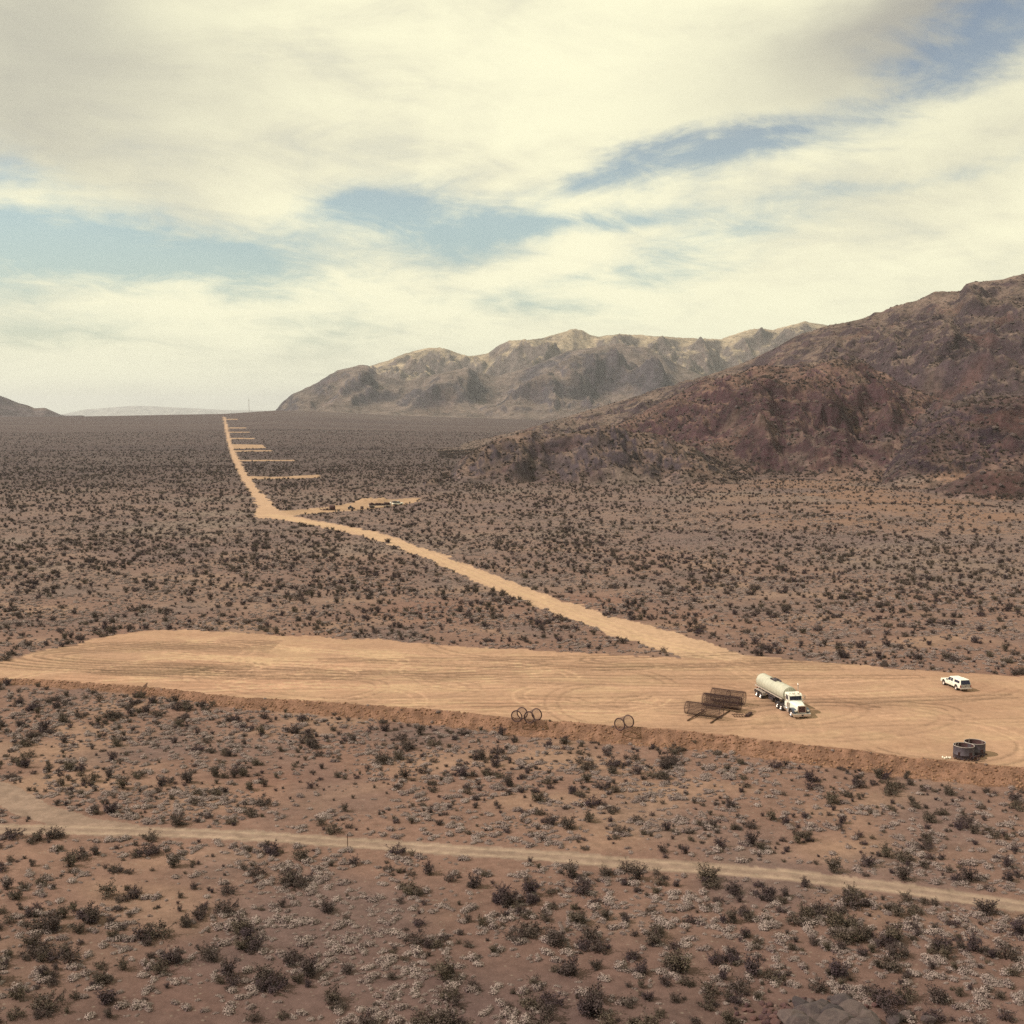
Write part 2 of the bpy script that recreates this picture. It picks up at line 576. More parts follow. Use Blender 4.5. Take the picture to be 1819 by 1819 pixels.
dtrack[near] = dist_line(GX[near], GY[near], TRACK_C)
dfork = np.full(GX.shape, 1e9)
dfork[near] = dist_line(GX[near], GY[near], FORK_C)
ej = 0.16 * perlin(GX / 0.8, GY / 0.8) + 0.2 * perlin(GX / 4, GY / 4)
m_track = np.abs(dtrack) + ej < 1.45
m_fork = np.abs(dfork) + ej < 1.9
CLS[m_strip | m_spur] = 5
CLS[m_roadn | m_roadd] = 2
CLS[m_pad] = 1
CLS[m_track | m_fork] = 3
CLS[m_bank] = 4
mount = (LID >= 0) & (CLS == 0)

# --- albedo per vertex
soil = np.array([0.170, 0.104, 0.084])
soil_pale = np.array([0.250, 0.162, 0.118])
soil_red = np.array([0.165, 0.084, 0.064])
litter = np.array([0.100, 0.076, 0.079])
C = np.tile(soil, (GX.size, 1))


def blend(mask, col):
    global C
    C = C * (1 - mask[:, None]) + np.asarray(col)[None, :] * mask[:, None]


big1 = fbm(GX / 60, GY / 45, 3)
big2 = fbm(GX / 22 + 7, GY / 15, 3)
blend(sstep(-0.05, 0.45, big2) * 0.7, soil_pale)
blend(sstep(0.1, 0.5, -big1) * 0.55, soil_red)
blend(sstep(0.0, 0.45, fbm(GX / 30 - 3, GY / 30 + 8, 3)) * 0.55 * (rr > 66), litter)
# coverage by far scrub too small to model one by one
midcov = sstep(170, 420, rr)
blend(midcov * 0.62, np.array([0.152, 0.111, 0.103]))
blend(midcov * sstep(0.0, 0.4, fbm(GX / 80, GY / 60 + 31, 4)) * 0.6, np.array([0.180, 0.143, 0.123]))
blend(midcov * sstep(0.05, 0.4, fbm(GX / 70 + 3, GY / 70 - 31, 4)) * 0.5, np.array([0.112, 0.079, 0.082]))
blend((1 - sstep(76, 116, rr)) * 0.8 * np.clip(0.85 + 0.5 * big2, 0, 1), np.array([0.078, 0.050, 0.050]))  # near soil darkened: vignette at the lower edge put into its colour
farcov = sstep(430, 1050, rr)
band = fbm(GX / 900, GY / 130, 4)
blend(farcov * 0.85, np.array([0.058, 0.041, 0.044]))
blend(farcov * sstep(0.05, 0.4, band) * 0.45, np.array([0.098, 0.074, 0.069]))
blend(farcov * sstep(0.05, 0.4, -band) * 0.4, np.array([0.040, 0.027, 0.033]))
# fan on the right: redder, barer
blend(sstep(0.10, 0.26, aa) * sstep(380, 470, rr) * (1 - sstep(700, 860, rr)) * 0.85 * sstep(-0.2, 0.3, fbm(GX / 50, GY / 40 + 5, 3) + 0.1), np.array([0.180, 0.108, 0.080]))

rocks = {'ridge': (0.046, 0.031, 0.037), 'red': (0.047, 0.025, 0.030), 'dark': (0.028, 0.017, 0.024), 'knoll': (0.048, 0.036, 0.044),
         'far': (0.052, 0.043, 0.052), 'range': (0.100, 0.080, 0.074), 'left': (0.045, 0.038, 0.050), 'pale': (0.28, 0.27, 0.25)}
scree = {'ridge': (0.120, 0.086, 0.074), 'red': (0.118, 0.072, 0.060), 'dark': (0.070, 0.043, 0.042), 'knoll': (0.135, 0.092, 0.077),
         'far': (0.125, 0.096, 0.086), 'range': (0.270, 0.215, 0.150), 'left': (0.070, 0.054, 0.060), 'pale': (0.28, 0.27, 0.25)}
G2 = GZ.reshape(NR, NA)
dz_r = np.gradient(G2, R, axis=0)
dz_a = np.gradient(G2, AZ, axis=1) / np.maximum(RR, 1)
slope = np.hypot(dz_r, dz_a).ravel()
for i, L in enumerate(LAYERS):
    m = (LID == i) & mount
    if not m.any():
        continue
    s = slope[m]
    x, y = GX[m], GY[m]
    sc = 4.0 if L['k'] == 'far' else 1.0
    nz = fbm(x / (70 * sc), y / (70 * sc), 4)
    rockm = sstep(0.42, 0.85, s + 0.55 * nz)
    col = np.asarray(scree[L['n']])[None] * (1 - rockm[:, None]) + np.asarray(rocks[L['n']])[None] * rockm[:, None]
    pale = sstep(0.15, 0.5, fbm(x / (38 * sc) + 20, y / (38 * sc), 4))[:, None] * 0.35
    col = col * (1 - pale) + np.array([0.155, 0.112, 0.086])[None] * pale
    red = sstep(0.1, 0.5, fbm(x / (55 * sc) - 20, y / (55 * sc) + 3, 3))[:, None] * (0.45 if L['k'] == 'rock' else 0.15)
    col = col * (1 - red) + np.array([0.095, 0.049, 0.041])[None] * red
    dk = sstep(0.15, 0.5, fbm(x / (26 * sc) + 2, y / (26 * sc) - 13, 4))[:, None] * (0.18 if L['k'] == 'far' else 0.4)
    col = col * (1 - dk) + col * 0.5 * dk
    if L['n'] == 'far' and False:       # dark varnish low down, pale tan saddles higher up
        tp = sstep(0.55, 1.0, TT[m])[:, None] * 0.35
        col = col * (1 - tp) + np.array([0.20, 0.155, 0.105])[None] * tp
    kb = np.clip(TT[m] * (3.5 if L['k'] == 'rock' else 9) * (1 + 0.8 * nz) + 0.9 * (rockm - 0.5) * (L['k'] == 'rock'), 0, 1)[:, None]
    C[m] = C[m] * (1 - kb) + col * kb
# the small pale quarry scar at the foot of the range
qa, _q = azel(532, 720)
m = (np.abs(aa - qa) < 0.012) & (LID >= 0) & (rr > 4000)
sc_ = np.exp(-(((aa - qa) / 0.0055) ** 2)) * (rr < 4560) * (rr > 4330)
scar = np.clip(sc_ * 1.4, 0, 1) * m
blend(scar * 0.8, np.array([0.42, 0.36, 0.25]))

padc = np.array([0.328, 0.206, 0.142])
roadc = np.array([0.375, 0.250, 0.172])
n_st = fbm(GX / 9 + 0.9 * fbm(GX / 14, GY / 14, 2), GY / 4.2 + 1.5 * fbm(GX / 17 + 4, GY / 11, 2), 4)
n_b = fbm(GX / 28 + 5, GY / 12, 3)
mp = (CLS == 1)
colp = np.tile(padc, (GX.size, 1))
k = sstep(-0.1, 0.35, n_st)[:, None] * 0.55
colp = colp * (1 - k) + np.array([0.360, 0.245, 0.160]) * k
k = sstep(0.0, 0.4, -n_b + 0.3 * n_st)[:, None] * 0.6
colp = colp * (1 - k) + np.array([0.265, 0.155, 0.108]) * k
k = sstep(0.1, 0.4, -n_st + 0.2 * n_b)[:, None] * 0.18
colp = colp * (1 - k) + np.array([0.225, 0.140, 0.105]) * k
C[mp] = colp[mp]
mr = (CLS == 2)
colr = roadc[None] * (1 + 0.12 * fbm(GX / 3, GY / 9, 3)[:, None])
C[mr] = colr[mr]
ms = (CLS == 5)
C[ms] = (np.array([0.31, 0.205, 0.135])[None] * (1 + 0.25 * fbm(GX / 9, GY / 9, 2)[:, None]))[ms]
mt = (CLS == 3)
ct = np.array([0.205, 0.146, 0.118])[None] * (1 + 0.25 * fbm(GX / 2.0, GY / 1.2, 3)[:, None])
rut = np.exp(-((np.abs(dtrack) - 0.8) / 0.26) ** 2)[:, None]
ct = ct * (1 - 0.75 * rut) + np.array([0.31, 0.232, 0.178])[None] * 0.75 * rut
C[mt] = ct[mt]
GZ = np.where(mt & m_track, GZ - 0.07 * np.exp(-((np.abs(dtrack) - 0.8) / 0.25) ** 2), GZ)
mb = (CLS == 4)
cb = np.array([0.190, 0.108, 0.076])[None] * (1 + 0.45 * fbm(GX / 1.5, GY / 1.5, 3)[:, None])
C[mb] = cb[mb]
GZ = np.where(mb, GZ + 0.10 * perlin(GX / 0.9, GY / 0.9) + 0.13 * perlin(GX / 2.3, GY / 2.3), GZ)
# windrows and churned earth along the cleared edges
GZ = np.where(CLS == 2, GZ - 0.05, GZ)

# tyre tracks on the pad and road: shallow ruts pressed into the sheet
i_r0 = np.searchsorted(R, 120)


def splat(px_, py_, dz, tone):
    a = np.arctan2(px_, py_)
    r = np.hypot(px_, py_)
    ia = np.rint((a - fine[0]) / (fine[1] - fine[0])).astype(int)
    ok = (ia > 0) & (ia < len(fine) - 1)
    ia = ia[ok] + len(side)
    ir = np.searchsorted(R, r[ok])
    ir = np.clip(ir, 1, NR - 1)
    ir = ir - ((R[ir] - r[ok]) > (r[ok] - R[ir - 1]))
    idx = np.unique(ir * NA + ia)
    idx = idx[(CLS[idx] == 1) | (CLS[idx] == 2)]
    GZ[idx] += dz
    C[idx] *= tone


def arc(cx, cy, rx, ry, rotd, t0, t1):
    t = np.linspace(t0, t1, 1400)
    wob = 1 + 0.03 * np.sin(t * 3.1)
    ex = rx * np.cos(t) * wob
    ey = ry * np.sin(t) * wob
    c_, s_ = math.cos(rotd), math.sin(rotd)
    return cx + ex * c_ - ey * s_, cy + ex * s_ + ey * c_


def ground_line_track(xs, ys, tone, dz=-0.03):
    dx = np.gradient(xs)
    dy = np.gradient(ys)
    L_ = np.hypot(dx, dy) + 1e-6
    for off in (-0.95, 0.95):
        for o2 in (-0.12, 0.12):
            splat(xs - dy / L_ * (off + o2), ys + dx / L_ * (off + o2), dz, tone)


trk = random.Random(5)
# the long turning loop at the left tip and passes running the length of the pad
x0, y0 = hit(230, 1160)
for k_ in range(6):
    xs, ys = arc(x0 + 24, y0 - 3, 52 - 3.6 * k_, 13 - 1.5 * k_, -0.02, 0.5 * PI, 1.5 * PI)
    ground_line_track(xs, ys, 0.80 + 0.05 * (k_ % 3))
for k_ in range(60):
    u = trk.uniform(150, 1700)
    v = trk.uniform(1150 + max(0, (u - 900)) * 0.035, 1235 + (u - 300) * 0.06)
    cx, cy = hit(u, v)
    if trk.random() < 0.62:
        t0 = trk.uniform(0, 2 * PI)
        xs, ys = arc(cx, cy, trk.uniform(7, 30), trk.uniform(4, 12), trk.uniform(-0.3, 0.3), t0, t0 + trk.uniform(1.2, 4))
    else:
        L_ = trk.uniform(20, 60)
        t = np.linspace(-1, 1, 1400)
        an = trk.uniform(-0.16, 0.10)
        xs = cx + t * L_ * math.cos(an)
        ys = cy + t * L_ * math.sin(an) + trk.uniform(-4, 4) * t * t
    ground_line_track(xs, ys, trk.choice([0.80, 0.86, 0.90, 1.12, 1.16]))
for off in (-1.6, 1.4):
    mid = pxpoly([(480, 914), (560, 929), (640, 943), (740, 977), (850, 1022), (1000, 1084), (1150, 1137), (1290, 1172), (1400, 1230), (1430, 1300)])
    t = np.linspace(0, len(mid) - 1, 4000)
    ground_line_track(np.interp(t, range(len(mid)), mid[:, 0]) + off, np.interp(t, range(len(mid)), mid[:, 1]), 1.07, -0.02)

mp_ = (CLS == 1) | (CLS == 2)
C[mp_] = np.minimum(C[mp_], np.array([0.40, 0.275, 0.18]))
# little heaps of spoil on the pad in front of the tanker, and dirt mounds beside the far clearing
def mound(x, y, rad, h, el=1.0):
    global GZ
    d2 = ((GX - x) / (rad * el)) ** 2 + ((GY - y) / rad) ** 2
    m = d2 < 5
    GZ[m] += h * np.exp(-d2[m] * 1.3) * (1 + 0.5 * perlin(GX[m] / (rad * 0.5), GY[m] / (rad * 0.5)))


for (u, v, rad, h) in [(1352, 1282, 1.1, 0.22), (1362, 1276, 0.9, 0.16), (1375, 1283, 1.2, 0.18), (1340, 1290, 1.0, 0.15), (1400, 1290, 1.1, 0.14), (1420, 1296, 0.9, 0.12)]:
    mound(*hit(u, v), rad, h, 1.8)
for (u, v, rad, h) in [(652, 891, 3.6, 2.2), (670, 893, 4.2, 1.6), (678, 891, 3.6, 1.8), (586, 899, 4.0, 1.0)]:
    mound(*hit(u, v), rad, h, 1.2)

# ------------------------------------------------------------------ ground material
def mat_new(name):
    m_ = bpy.data.materials.new(name)
    m_.use_nodes = True
    m_.node_tree.nodes.clear()
    t = NT(m_.node_tree)
    b = t.new('ShaderNodeBsdfPrincipled')
    o = t.new('ShaderNodeOutputMaterial')
    t.l.new(b.outputs[0], o.inputs[0])
    return m_, t, b


def earth_material(name, fine_amt=0.35, gravel=1.0, speck=0.0, bump=0.6):
    m_, t, b = mat_new(name)
    geo = t.new('ShaderNodeNewGeometry')
    pos = geo.outputs['Position']
    at = t.new('ShaderNodeAttribute', attribute_name='albedo')
    nA = t.noise(pos, 0.9, 6, 0.62)
    nB = t.noise(pos, 0.12, 5, 0.6)
    nC = t.noise(pos, 6.0, 4, 0.6)
    f = t.m('ADD', t.m('MULTIPLY', nA, 0.5), t.m('ADD', t.m('MULTIPLY', nB, 0.25), t.m('MULTIPLY', nC, 0.25)))
    g = t.ramp(f, 0.36, 0.64, 1 - fine_amt, 1 + fine_amt, False)
    col = t.mix(1.0, at.outputs[0], t.comb(g, g, g), 'MULTIPLY')
    if speck > 0:
        # pebbles and small grey tufts
        v = t.new('ShaderNodeTexVoronoi')
        t.put(v.inputs['Vector'], pos)
        v.inputs['Scale'].default_value = 1.6
        v.inputs['Randomness'].default_value = 1
        spot = t.ramp(v.outputs['Distance'], 0.10, 0.26, 1.0, 0.0)
        sel = t.ramp(v.outputs['Color'], 0.45, 0.6)
        col = t.mix(t.m('MULTIPLY', t.m('MULTIPLY', spot, sel), speck), col, c4(0.20, 0.165, 0.135))
    t.l.new(col, b.inputs['Base Color'])
    b.inputs['Roughness'].default_value = 0.95
    b.inputs['Specular IOR Level'].default_value = 0.1
    bm_ = t.new('ShaderNodeBump')
    bm_.inputs['Strength'].default_value = bump
    bm_.inputs['Distance'].default_value = 0.25 * gravel
    t.l.new(f, bm_.inputs['Height'])
    t.l.new(bm_.outputs[0], b.inputs['Normal'])
    return m_


def rock_material(name, sc, bump=1.0, dist=2.0):
    m_, t, b = mat_new(name)
    geo = t.new('ShaderNodeNewGeometry')
    pos = geo.outputs['Position']
    at = t.new('ShaderNodeAttribute', attribute_name='albedo')
    n_a = t.noise(pos, 1 / (40 * sc), 8, 0.68, 0.4)
    n_b = t.noise(pos, 1 / (6 * sc), 7, 0.7, 0.2)
    f = t.m('ADD', t.m('MULTIPLY', n_a, 0.5), t.m('MULTIPLY', n_b, 0.5))
    g = t.ramp(f, 0.38, 0.62, 0.35, 1.6, False)
    col = t.mix(1.0, at.outputs[0], t.comb(g, g, g), 'MULTIPLY')
    # scattered scrub and boulders too small to model at this distance
    v = t.new('ShaderNodeTexVoronoi')
    t.put(v.inputs['Vector'], pos)
    v.inputs['Scale'].default_value = 1 / (5.5 * sc)
    spot = t.ramp(v.outputs['Distance'], 0.16, 0.34, 1.0, 0.0)
    col = t.mix(t.m('MULTIPLY', spot, 0.55), col, c4(0.045, 0.032, 0.028))
    t.l.new(col, b.inputs['Base Color'])
    b.inputs['Roughness'].default_value = 0.95
    b.inputs['Specular IOR Level'].default_value = 0.15
    bm_ = t.new('ShaderNodeBump')
    bm_.inputs['Strength'].default_value = bump
    bm_.inputs['Distance'].default_value = dist
    t.l.new(f, bm_.inputs['Height'])
    t.l.new(bm_.outputs[0], b.inputs['Normal'])
    return m_


M_GROUND = earth_material('desert_soil', 0.30, 1.0, 0.5)
M_PAD = earth_material('graded_dirt', 0.22, 0.6, 0.0, 0.6)
M_BANK = earth_material('bank_dirt', 0.5, 2.0, 0.15, 1.0)
M_ROCK = rock_material('hill_rock', 1.0, 1.0, 3.0)
M_FAR = rock_material('range_rock', 5.0, 1.0, 14.0)

# ------------------------------------------------------------------ build the sheets
P3 = np.stack([GX, GY, GZ], 1).astype(np.float32)
wrap_ok = True
ii = np.arange((NR - 1) * NA).reshape(NR - 1, NA)
r0 = ii // NA
cidx = ii % NA
nxt = (cidx + 1) % NA
q = np.stack([ii, r0 * NA + nxt, (r0 + 1) * NA + nxt, (r0 + 1) * NA + cidx], -1).reshape(-1, 4)[:, ::-1]
lname = {'ridge': 10, 'red': 10, 'dark': 11, 'knoll': 12, 'far': 13, 'range': 13, 'left': 14, 'pale': 15}
VC = CLS.astype(int).copy()
lid2 = np.array([lname[L['n']] for L in LAYERS] + [0])
VC = np.where(mount, lid2[LID], VC)
fc = VC[q]
# face takes the class of its first corner unless three others agree
maj = np.where((fc[:, 1] == fc[:, 2]) & (fc[:, 2] == fc[:, 3]), fc[:, 1], fc[:, 0])


def sheet(name, cls, mat, kind='structure', extra=None):
    f = q[np.isin(maj, cls)]
    if len(f) == 0:
        return None
    used, inv = np.unique(f, return_inverse=True)
    inv = inv.reshape(-1, 4)
    me = bpy.data.meshes.new(name)
    me.vertices.add(len(used))
    me.vertices.foreach_set('co', P3[used].ravel())
    me.loops.add(inv.size)
    me.loops.foreach_set('vertex_index', inv.ravel().astype(np.int32))
    me.polygons.add(len(inv))
    me.polygons.foreach_set('loop_start', np.arange(0, inv.size, 4, dtype=np.int32))
    me.polygons.foreach_set('use_smooth', np.ones(len(inv), bool))
    ca = me.color_attributes.new('albedo', 'FLOAT_COLOR', 'POINT')
    cc = np.ones((len(used), 4), np.float32)
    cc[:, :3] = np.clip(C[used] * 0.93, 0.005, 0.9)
    ca.data.foreach_set('color', cc.ravel())
    me.update()
    me.validate()
    me.materials.append(mat)
    o = bpy.data.objects.new(name, me)
    COL.objects.link(o)
    o['kind'] = kind
    for k_, v_ in (extra or {}).items():
        o[k_] = v_
    return o


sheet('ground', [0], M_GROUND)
sheet('dirt_pad', [1], M_PAD)
sheet('dirt_road', [2], M_PAD)
sheet('dirt_track', [3], M_GROUND)
sheet('earth_bank', [4], M_BANK)
sheet('dirt_clearing', [5], M_PAD)
sheet('rocky_hill', [10], M_ROCK)
sheet('dark_hill', [11], M_ROCK)
sheet('rocky_knoll', [12], M_ROCK)
sheet('mountain_range', [13], M_FAR)
sheet('distant_hill', [14], M_FAR)
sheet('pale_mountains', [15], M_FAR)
ZMAX = float(GZ.max())
ZMIN = float(GZ.min())

GZ2 = GZ.reshape(NR, NA)


def ground_z(x, y):
    x = np.atleast_1d(np.asarray(x, float))
    y = np.atleast_1d(np.asarray(y, float))
    a = np.arctan2(x, y)
    r = np.hypot(x, y)
    fa = (a - fine[0]) / (fine[1] - fine[0])
    fa = np.clip(fa, 0, len(fine) - 1.001)
    ia = fa.astype(int)
    wa = fa - ia
    ia = ia + len(side)
    ir = np.clip(np.searchsorted(R, r) - 1, 0, NR - 2)
    wr = np.clip((r - R[ir]) / (R[ir + 1] - R[ir]), 0, 1)
    z = (GZ2[ir, ia] * (1 - wa) + GZ2[ir, ia + 1] * wa) * (1 - wr) + (GZ2[ir + 1, ia] * (1 - wa) + GZ2[ir + 1, ia + 1] * wa) * wr
    cls = VC.reshape(NR, NA)[ir + (wr > 0.5), ia + (wa > 0.5)]
    sl_ = slope.reshape(NR, NA)[ir, ia]
    return z, cls, sl_


def gz(x, y):
    return float(ground_z(x, y)[0][0])

# ------------------------------------------------------------------ mesh builder
class MB:
    def __init__(self):
        self.v = []
        self.f = []
        self.s = []

    def add(self, vs, fs, smooth=False):
        o = len(self.v)
        self.v += [tuple(p) for p in vs]
        self.f += [tuple(i + o for i in f) for f in fs]
        self.s += [smooth] * len(fs)
        return self

    def box(self, x0, x1, y0, y1, z0, z1, tx=0, ty=0, tx1=None):
        """axis box; tx / ty pull the top in at each end"""
        a = tx
        b = tx if tx1 is None else tx1
        vs = [(x0, y0, z0), (x1, y0, z0), (x1, y1, z0), (x0, y1, z0),
              (x0 + a, y0 + ty, z1), (x1 - b, y0 + ty, z1), (x1 - b, y1 - ty, z1), (x0 + a, y1 - ty, z1)]
        return self.add(vs, [(0, 3, 2, 1), (4, 5, 6, 7), (0, 1, 5, 4), (1, 2, 6, 5), (2, 3, 7, 6), (3, 0, 4, 7)])

    def prism(self, pts, y0, y1, inset=0.0):
        """profile in x/z pushed from y0 to y1"""
        n = len(pts)
        vs = [(x, y0, z) for x, z in pts] + [(x, y1, z) for x, z in pts]
        fs = [tuple(range(n)), tuple(range(2 * n - 1, n - 1, -1))]
        fs += [(i, i + n, (i + 1) % n + n, (i + 1) % n) for i in range(n)]
        return self.add(vs, fs)

    def quad(self, a, b, c, d, thick=0.0):
        if thick <= 0:
            return self.add([a, b, c, d], [(0, 1, 2, 3)])
        A, B, Cc = Vector(a), Vector(b), Vector(c)
        n = (B - A).cross(Cc - A).normalized() * thick
        p = [Vector(t) for t in (a, b, c, d)]
        vs = [tuple(t) for t in p] + [tuple(t + n) for t in p]
        return self.add(vs, [(3, 2, 1, 0), (4, 5, 6, 7), (0, 1, 5, 4), (1, 2, 6, 5), (2, 3, 7, 6), (3, 0, 4, 7)])

    def tube(self, p0, p1, r0, r1=None, seg=8, caps=True, smooth=True):
        r1 = r0 if r1 is None else r1
        p0, p1 = Vector(p0), Vector(p1)
        d = (p1 - p0).normalized()
        a = d.orthogonal().normalized()
        b = d.cross(a)
        vs = []
        for p, r in ((p0, r0), (p1, r1)):
            for i in range(seg):
                t = 2 * PI * i / seg
                vs.append(p + (a * math.cos(t) + b * math.sin(t)) * r)
        fs = [(i, (i + 1) % seg, (i + 1) % seg + seg, i + seg) for i in range(seg)]
        self.add(vs, fs, smooth)
        if caps:
            self.add(vs[:seg], [tuple(range(seg - 1, -1, -1))])
            self.add(vs[seg:], [tuple(range(seg))])
        return self

    def path(self, pts, r, seg=6):
        for a, b in zip(pts[:-1], pts[1:]):
            self.tube(a, b, r, seg=seg, caps=False)
        return self

    def lathe(self, axis_p, axis_d, prof_, seg=24, smooth=True, closed=False):
        """prof_ = [(along, radius)]"""
        P, d = Vector(axis_p), Vector(axis_d).normalized()
        a = d.orthogonal().normalized()
        b = d.cross(a)
        vs = []
        for s, r in prof_:
            for i in range(seg):
                t = 2 * PI * i / seg
                vs.append(P + d * s + (a * math.cos(t) + b * math.sin(t)) * r)
        fs = []
        n = len(prof_)
        for j in range(n if closed else n - 1):
            k = (j + 1) % n
            for i in range(seg):
                i2 = (i + 1) % seg
                fs.append((j * seg + i, j * seg + i2, k * seg + i2, k * seg + i))
        return self.add(vs, fs, smooth)

    def torus(self, c, d, R_, r, seg=28, ms=6):
        pr = [(r * math.sin(2 * PI * i / ms), R_ + r * math.cos(2 * PI * i / ms)) for i in range(ms)]
        return self.lathe(c, d, pr, seg, True, True)

    def mesh(self, name, mat):
        me = bpy.data.meshes.new(name)
        me.from_pydata(self.v, [], self.f)
        me.polygons.foreach_set('use_smooth', self.s)
        me.update()
        if isinstance(mat, (list, tuple)):
            for m_ in mat:
                me.materials.append(m_)
        else:
            me.materials.append(mat)
        return me

    def build(self, name, mat, parent=None, bevel=0.0, label=None, kind=None):
        me = self.mesh(name, mat)
        o = bpy.data.objects.new(name, me)
        COL.objects.link(o)
        if parent is not None:
            o.parent = parent
        if bevel > 0:
            b = o.modifiers.new('bevel', 'BEVEL')
            b.width = bevel
            b.segments = 2
            b.limit_method = 'ANGLE'
        if label:
            o['label'] = label
        if kind:
            o['kind'] = kind
        return o


def thing(name, label, cat, loc, rz=0.0, group=None):
    o = bpy.data.objects.new(name, None)
    COL.objects.link(o)
    o.empty_display_size = 0.5
    o.location = loc
    o.rotation_euler = (0, 0, rz)
    tag(o, label, cat, group)
    return o


def tag(o, label, cat, group=None):
    o['label'] = label
    o['category'] = cat
    if group:
        o['group'] = group
    return o


def copy_tree(o, parent=None):
    c = o.copy()
    COL.objects.link(c)
    if parent is not None:
        c.parent = parent
    for ch in list(o.children):
        copy_tree(ch, c)
    return c


def simple(name, col, rough=0.5, metal=0.0, var=0.15, scale=3.0, spec=0.5, dirt=None, coat=0.0, bump=0.0):
    m_, t, b = mat_new(name)
    tcd = t.new('ShaderNodeTexCoord')
    n = t.noise(tcd.outputs['Object'], scale, 6, 0.6, 0.3)
    g = t.ramp(n, 0.3, 0.7, 1 - var, 1 + var, False)
    c = t.mix(1.0, c4(*col), t.comb(g, g, g), 'MULTIPLY')
    if dirt:
        sp = t.new('ShaderNodeSeparateXYZ')
        t.l.new(tcd.outputs['Object'], sp.inputs[0])
        low = t.ramp(sp.outputs[2], 0.1, dirt, 1.0, 0.0)
        n2_ = t.noise(tcd.outputs['Object'], scale * 1.7, 5, 0.7)
        c = t.mix(t.m('MULTIPLY', t.m('MULTIPLY', low, n2_), 1.1, clamp=True), c, c4(0.26, 0.17, 0.10))
    t.l.new(c, b.inputs['Base Color'])
    rr_ = t.ramp(n, 0.3, 0.7, max(rough - 0.08, 0.02), min(rough + 0.12, 1.0), False)
    t.l.new(rr_, b.inputs['Roughness'])
    b.inputs['Metallic'].default_value = metal
    b.inputs['Specular IOR Level'].default_value = spec
    b.inputs['Coat Weight'].default_value = coat
    if bump:
        bm_ = t.new('ShaderNodeBump')
        bm_.inputs['Strength'].default_value = bump
        bm_.inputs['Distance'].default_value = 0.02
        t.l.new(n, bm_.inputs['Height'])
        t.l.new(bm_.outputs[0], b.inputs['Normal'])
    return m_


M_WHITE = simple('white_paint', (0.72, 0.71, 0.64), 0.35, 0, 0.07, 1.2, 0.5, 0.9, 0.3)
M_TANK = simple('tank_paint', (0.40, 0.39, 0.32), 0.42, 0.0, 0.09, 0.8, 0.5, None, 0.1)
M_CHROME = simple('bright_metal', (0.62, 0.58, 0.56), 0.30, 0.9, 0.08, 4)
M_ALU = simple('dusty_aluminium', (0.55, 0.48, 0.44), 0.45, 0.6, 0.12, 4)
M_TYRE = simple('tyre_rubber', (0.030, 0.024, 0.026), 0.9, 0, 0.25, 8)
M_FRAME = simple('dark_chassis', (0.035, 0.026, 0.032), 0.7, 0, 0.25, 4)
M_GLASS = simple('dark_window_glass', (0.016, 0.016, 0.040), 0.22, 0, 0.1, 2, 0.25)
M_GRILLE = simple('grille_mesh', (0.10, 0.055, 0.060), 0.5, 0.4, 0.2, 30)
M_BLUE = simple('dark_blue_paint', (0.040, 0.055, 0.085), 0.35, 0, 0.1, 2, 0.5, 0.5)
M_RED = simple('red_lens', (0.25, 0.015, 0.012), 0.3, 0, 0.05, 4)
M_AMBER = simple('amber_lens', (0.55, 0.20, 0.03), 0.3, 0, 0.05, 4)
M_REBAR = simple('rusty_bar', (0.062, 0.034, 0.034), 0.85, 0.1, 0.35, 9, 0.3)
M_MESH = simple('rusty_wire', (0.16, 0.105, 0.095), 0.8, 0.1, 0.3, 9, 0.3)
M_STEEL = simple('weathered_steel', (0.062, 0.048, 0.062), 0.6, 0.35, 0.35, 2.5, 0.5, None, 0, 0.3)
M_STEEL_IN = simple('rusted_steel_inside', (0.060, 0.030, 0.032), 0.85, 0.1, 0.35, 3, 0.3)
M_TIMBER = simple('weathered_timber', (0.105, 0.062, 0.045), 0.9, 0, 0.35, 6, 0.2)
M_PLASTIC = simple('white_plastic', (0.72, 0.66, 0.56), 0.5, 0, 0.08, 6)
M_GREYP = simple('grey_dusty_and_shade_paint', (0.30, 0.26, 0.25), 0.6, 0, 0.2, 4)


def heading(az_deg):
    """rotation that turns local +X to the given compass direction (0 = away from camera, 90 = right)"""
    return PI / 2 - math.radians(az_deg)


def wheel(parent, x, y, rad, wid, outer=1, hub=M_CHROME, name='wheel', dual=False):
    y0, y1 = y - wid / 2, y + wid / 2
    t = MB()
    pr = [(0, rad * 0.62), (0, rad * 0.90), (wid * 0.10, rad), (wid * 0.90, rad), (wid, rad * 0.90), (wid, rad * 0.62)]
    t.lathe((x, y0, rad), (0, 1, 0), pr, 28, True)
    o = t.build(name, M_TYRE, parent)
    r = MB()
    yo = y1 if outer > 0 else y0
    s = 1 if outer > 0 else -1
    r.lathe((x, yo - s * 0.01, rad), (0, s, 0), [(-wid * 0.5, rad * 0.62), (0.0, rad * 0.62), (-0.03, rad * 0.55), (-0.09, rad * 0.50), (-0.09, rad * 0.30), (0.02, rad * 0.22), (0.05, rad * 0.12), (0.05, 0.001)], 24, True)
    yi = y0 if outer > 0 else y1
    r.lathe((x, yi, rad), (0, s, 0), [(0.02, rad * 0.62), (0.02, 0.001)], 24, False)
    r.build('rim', hub, o)
    return o


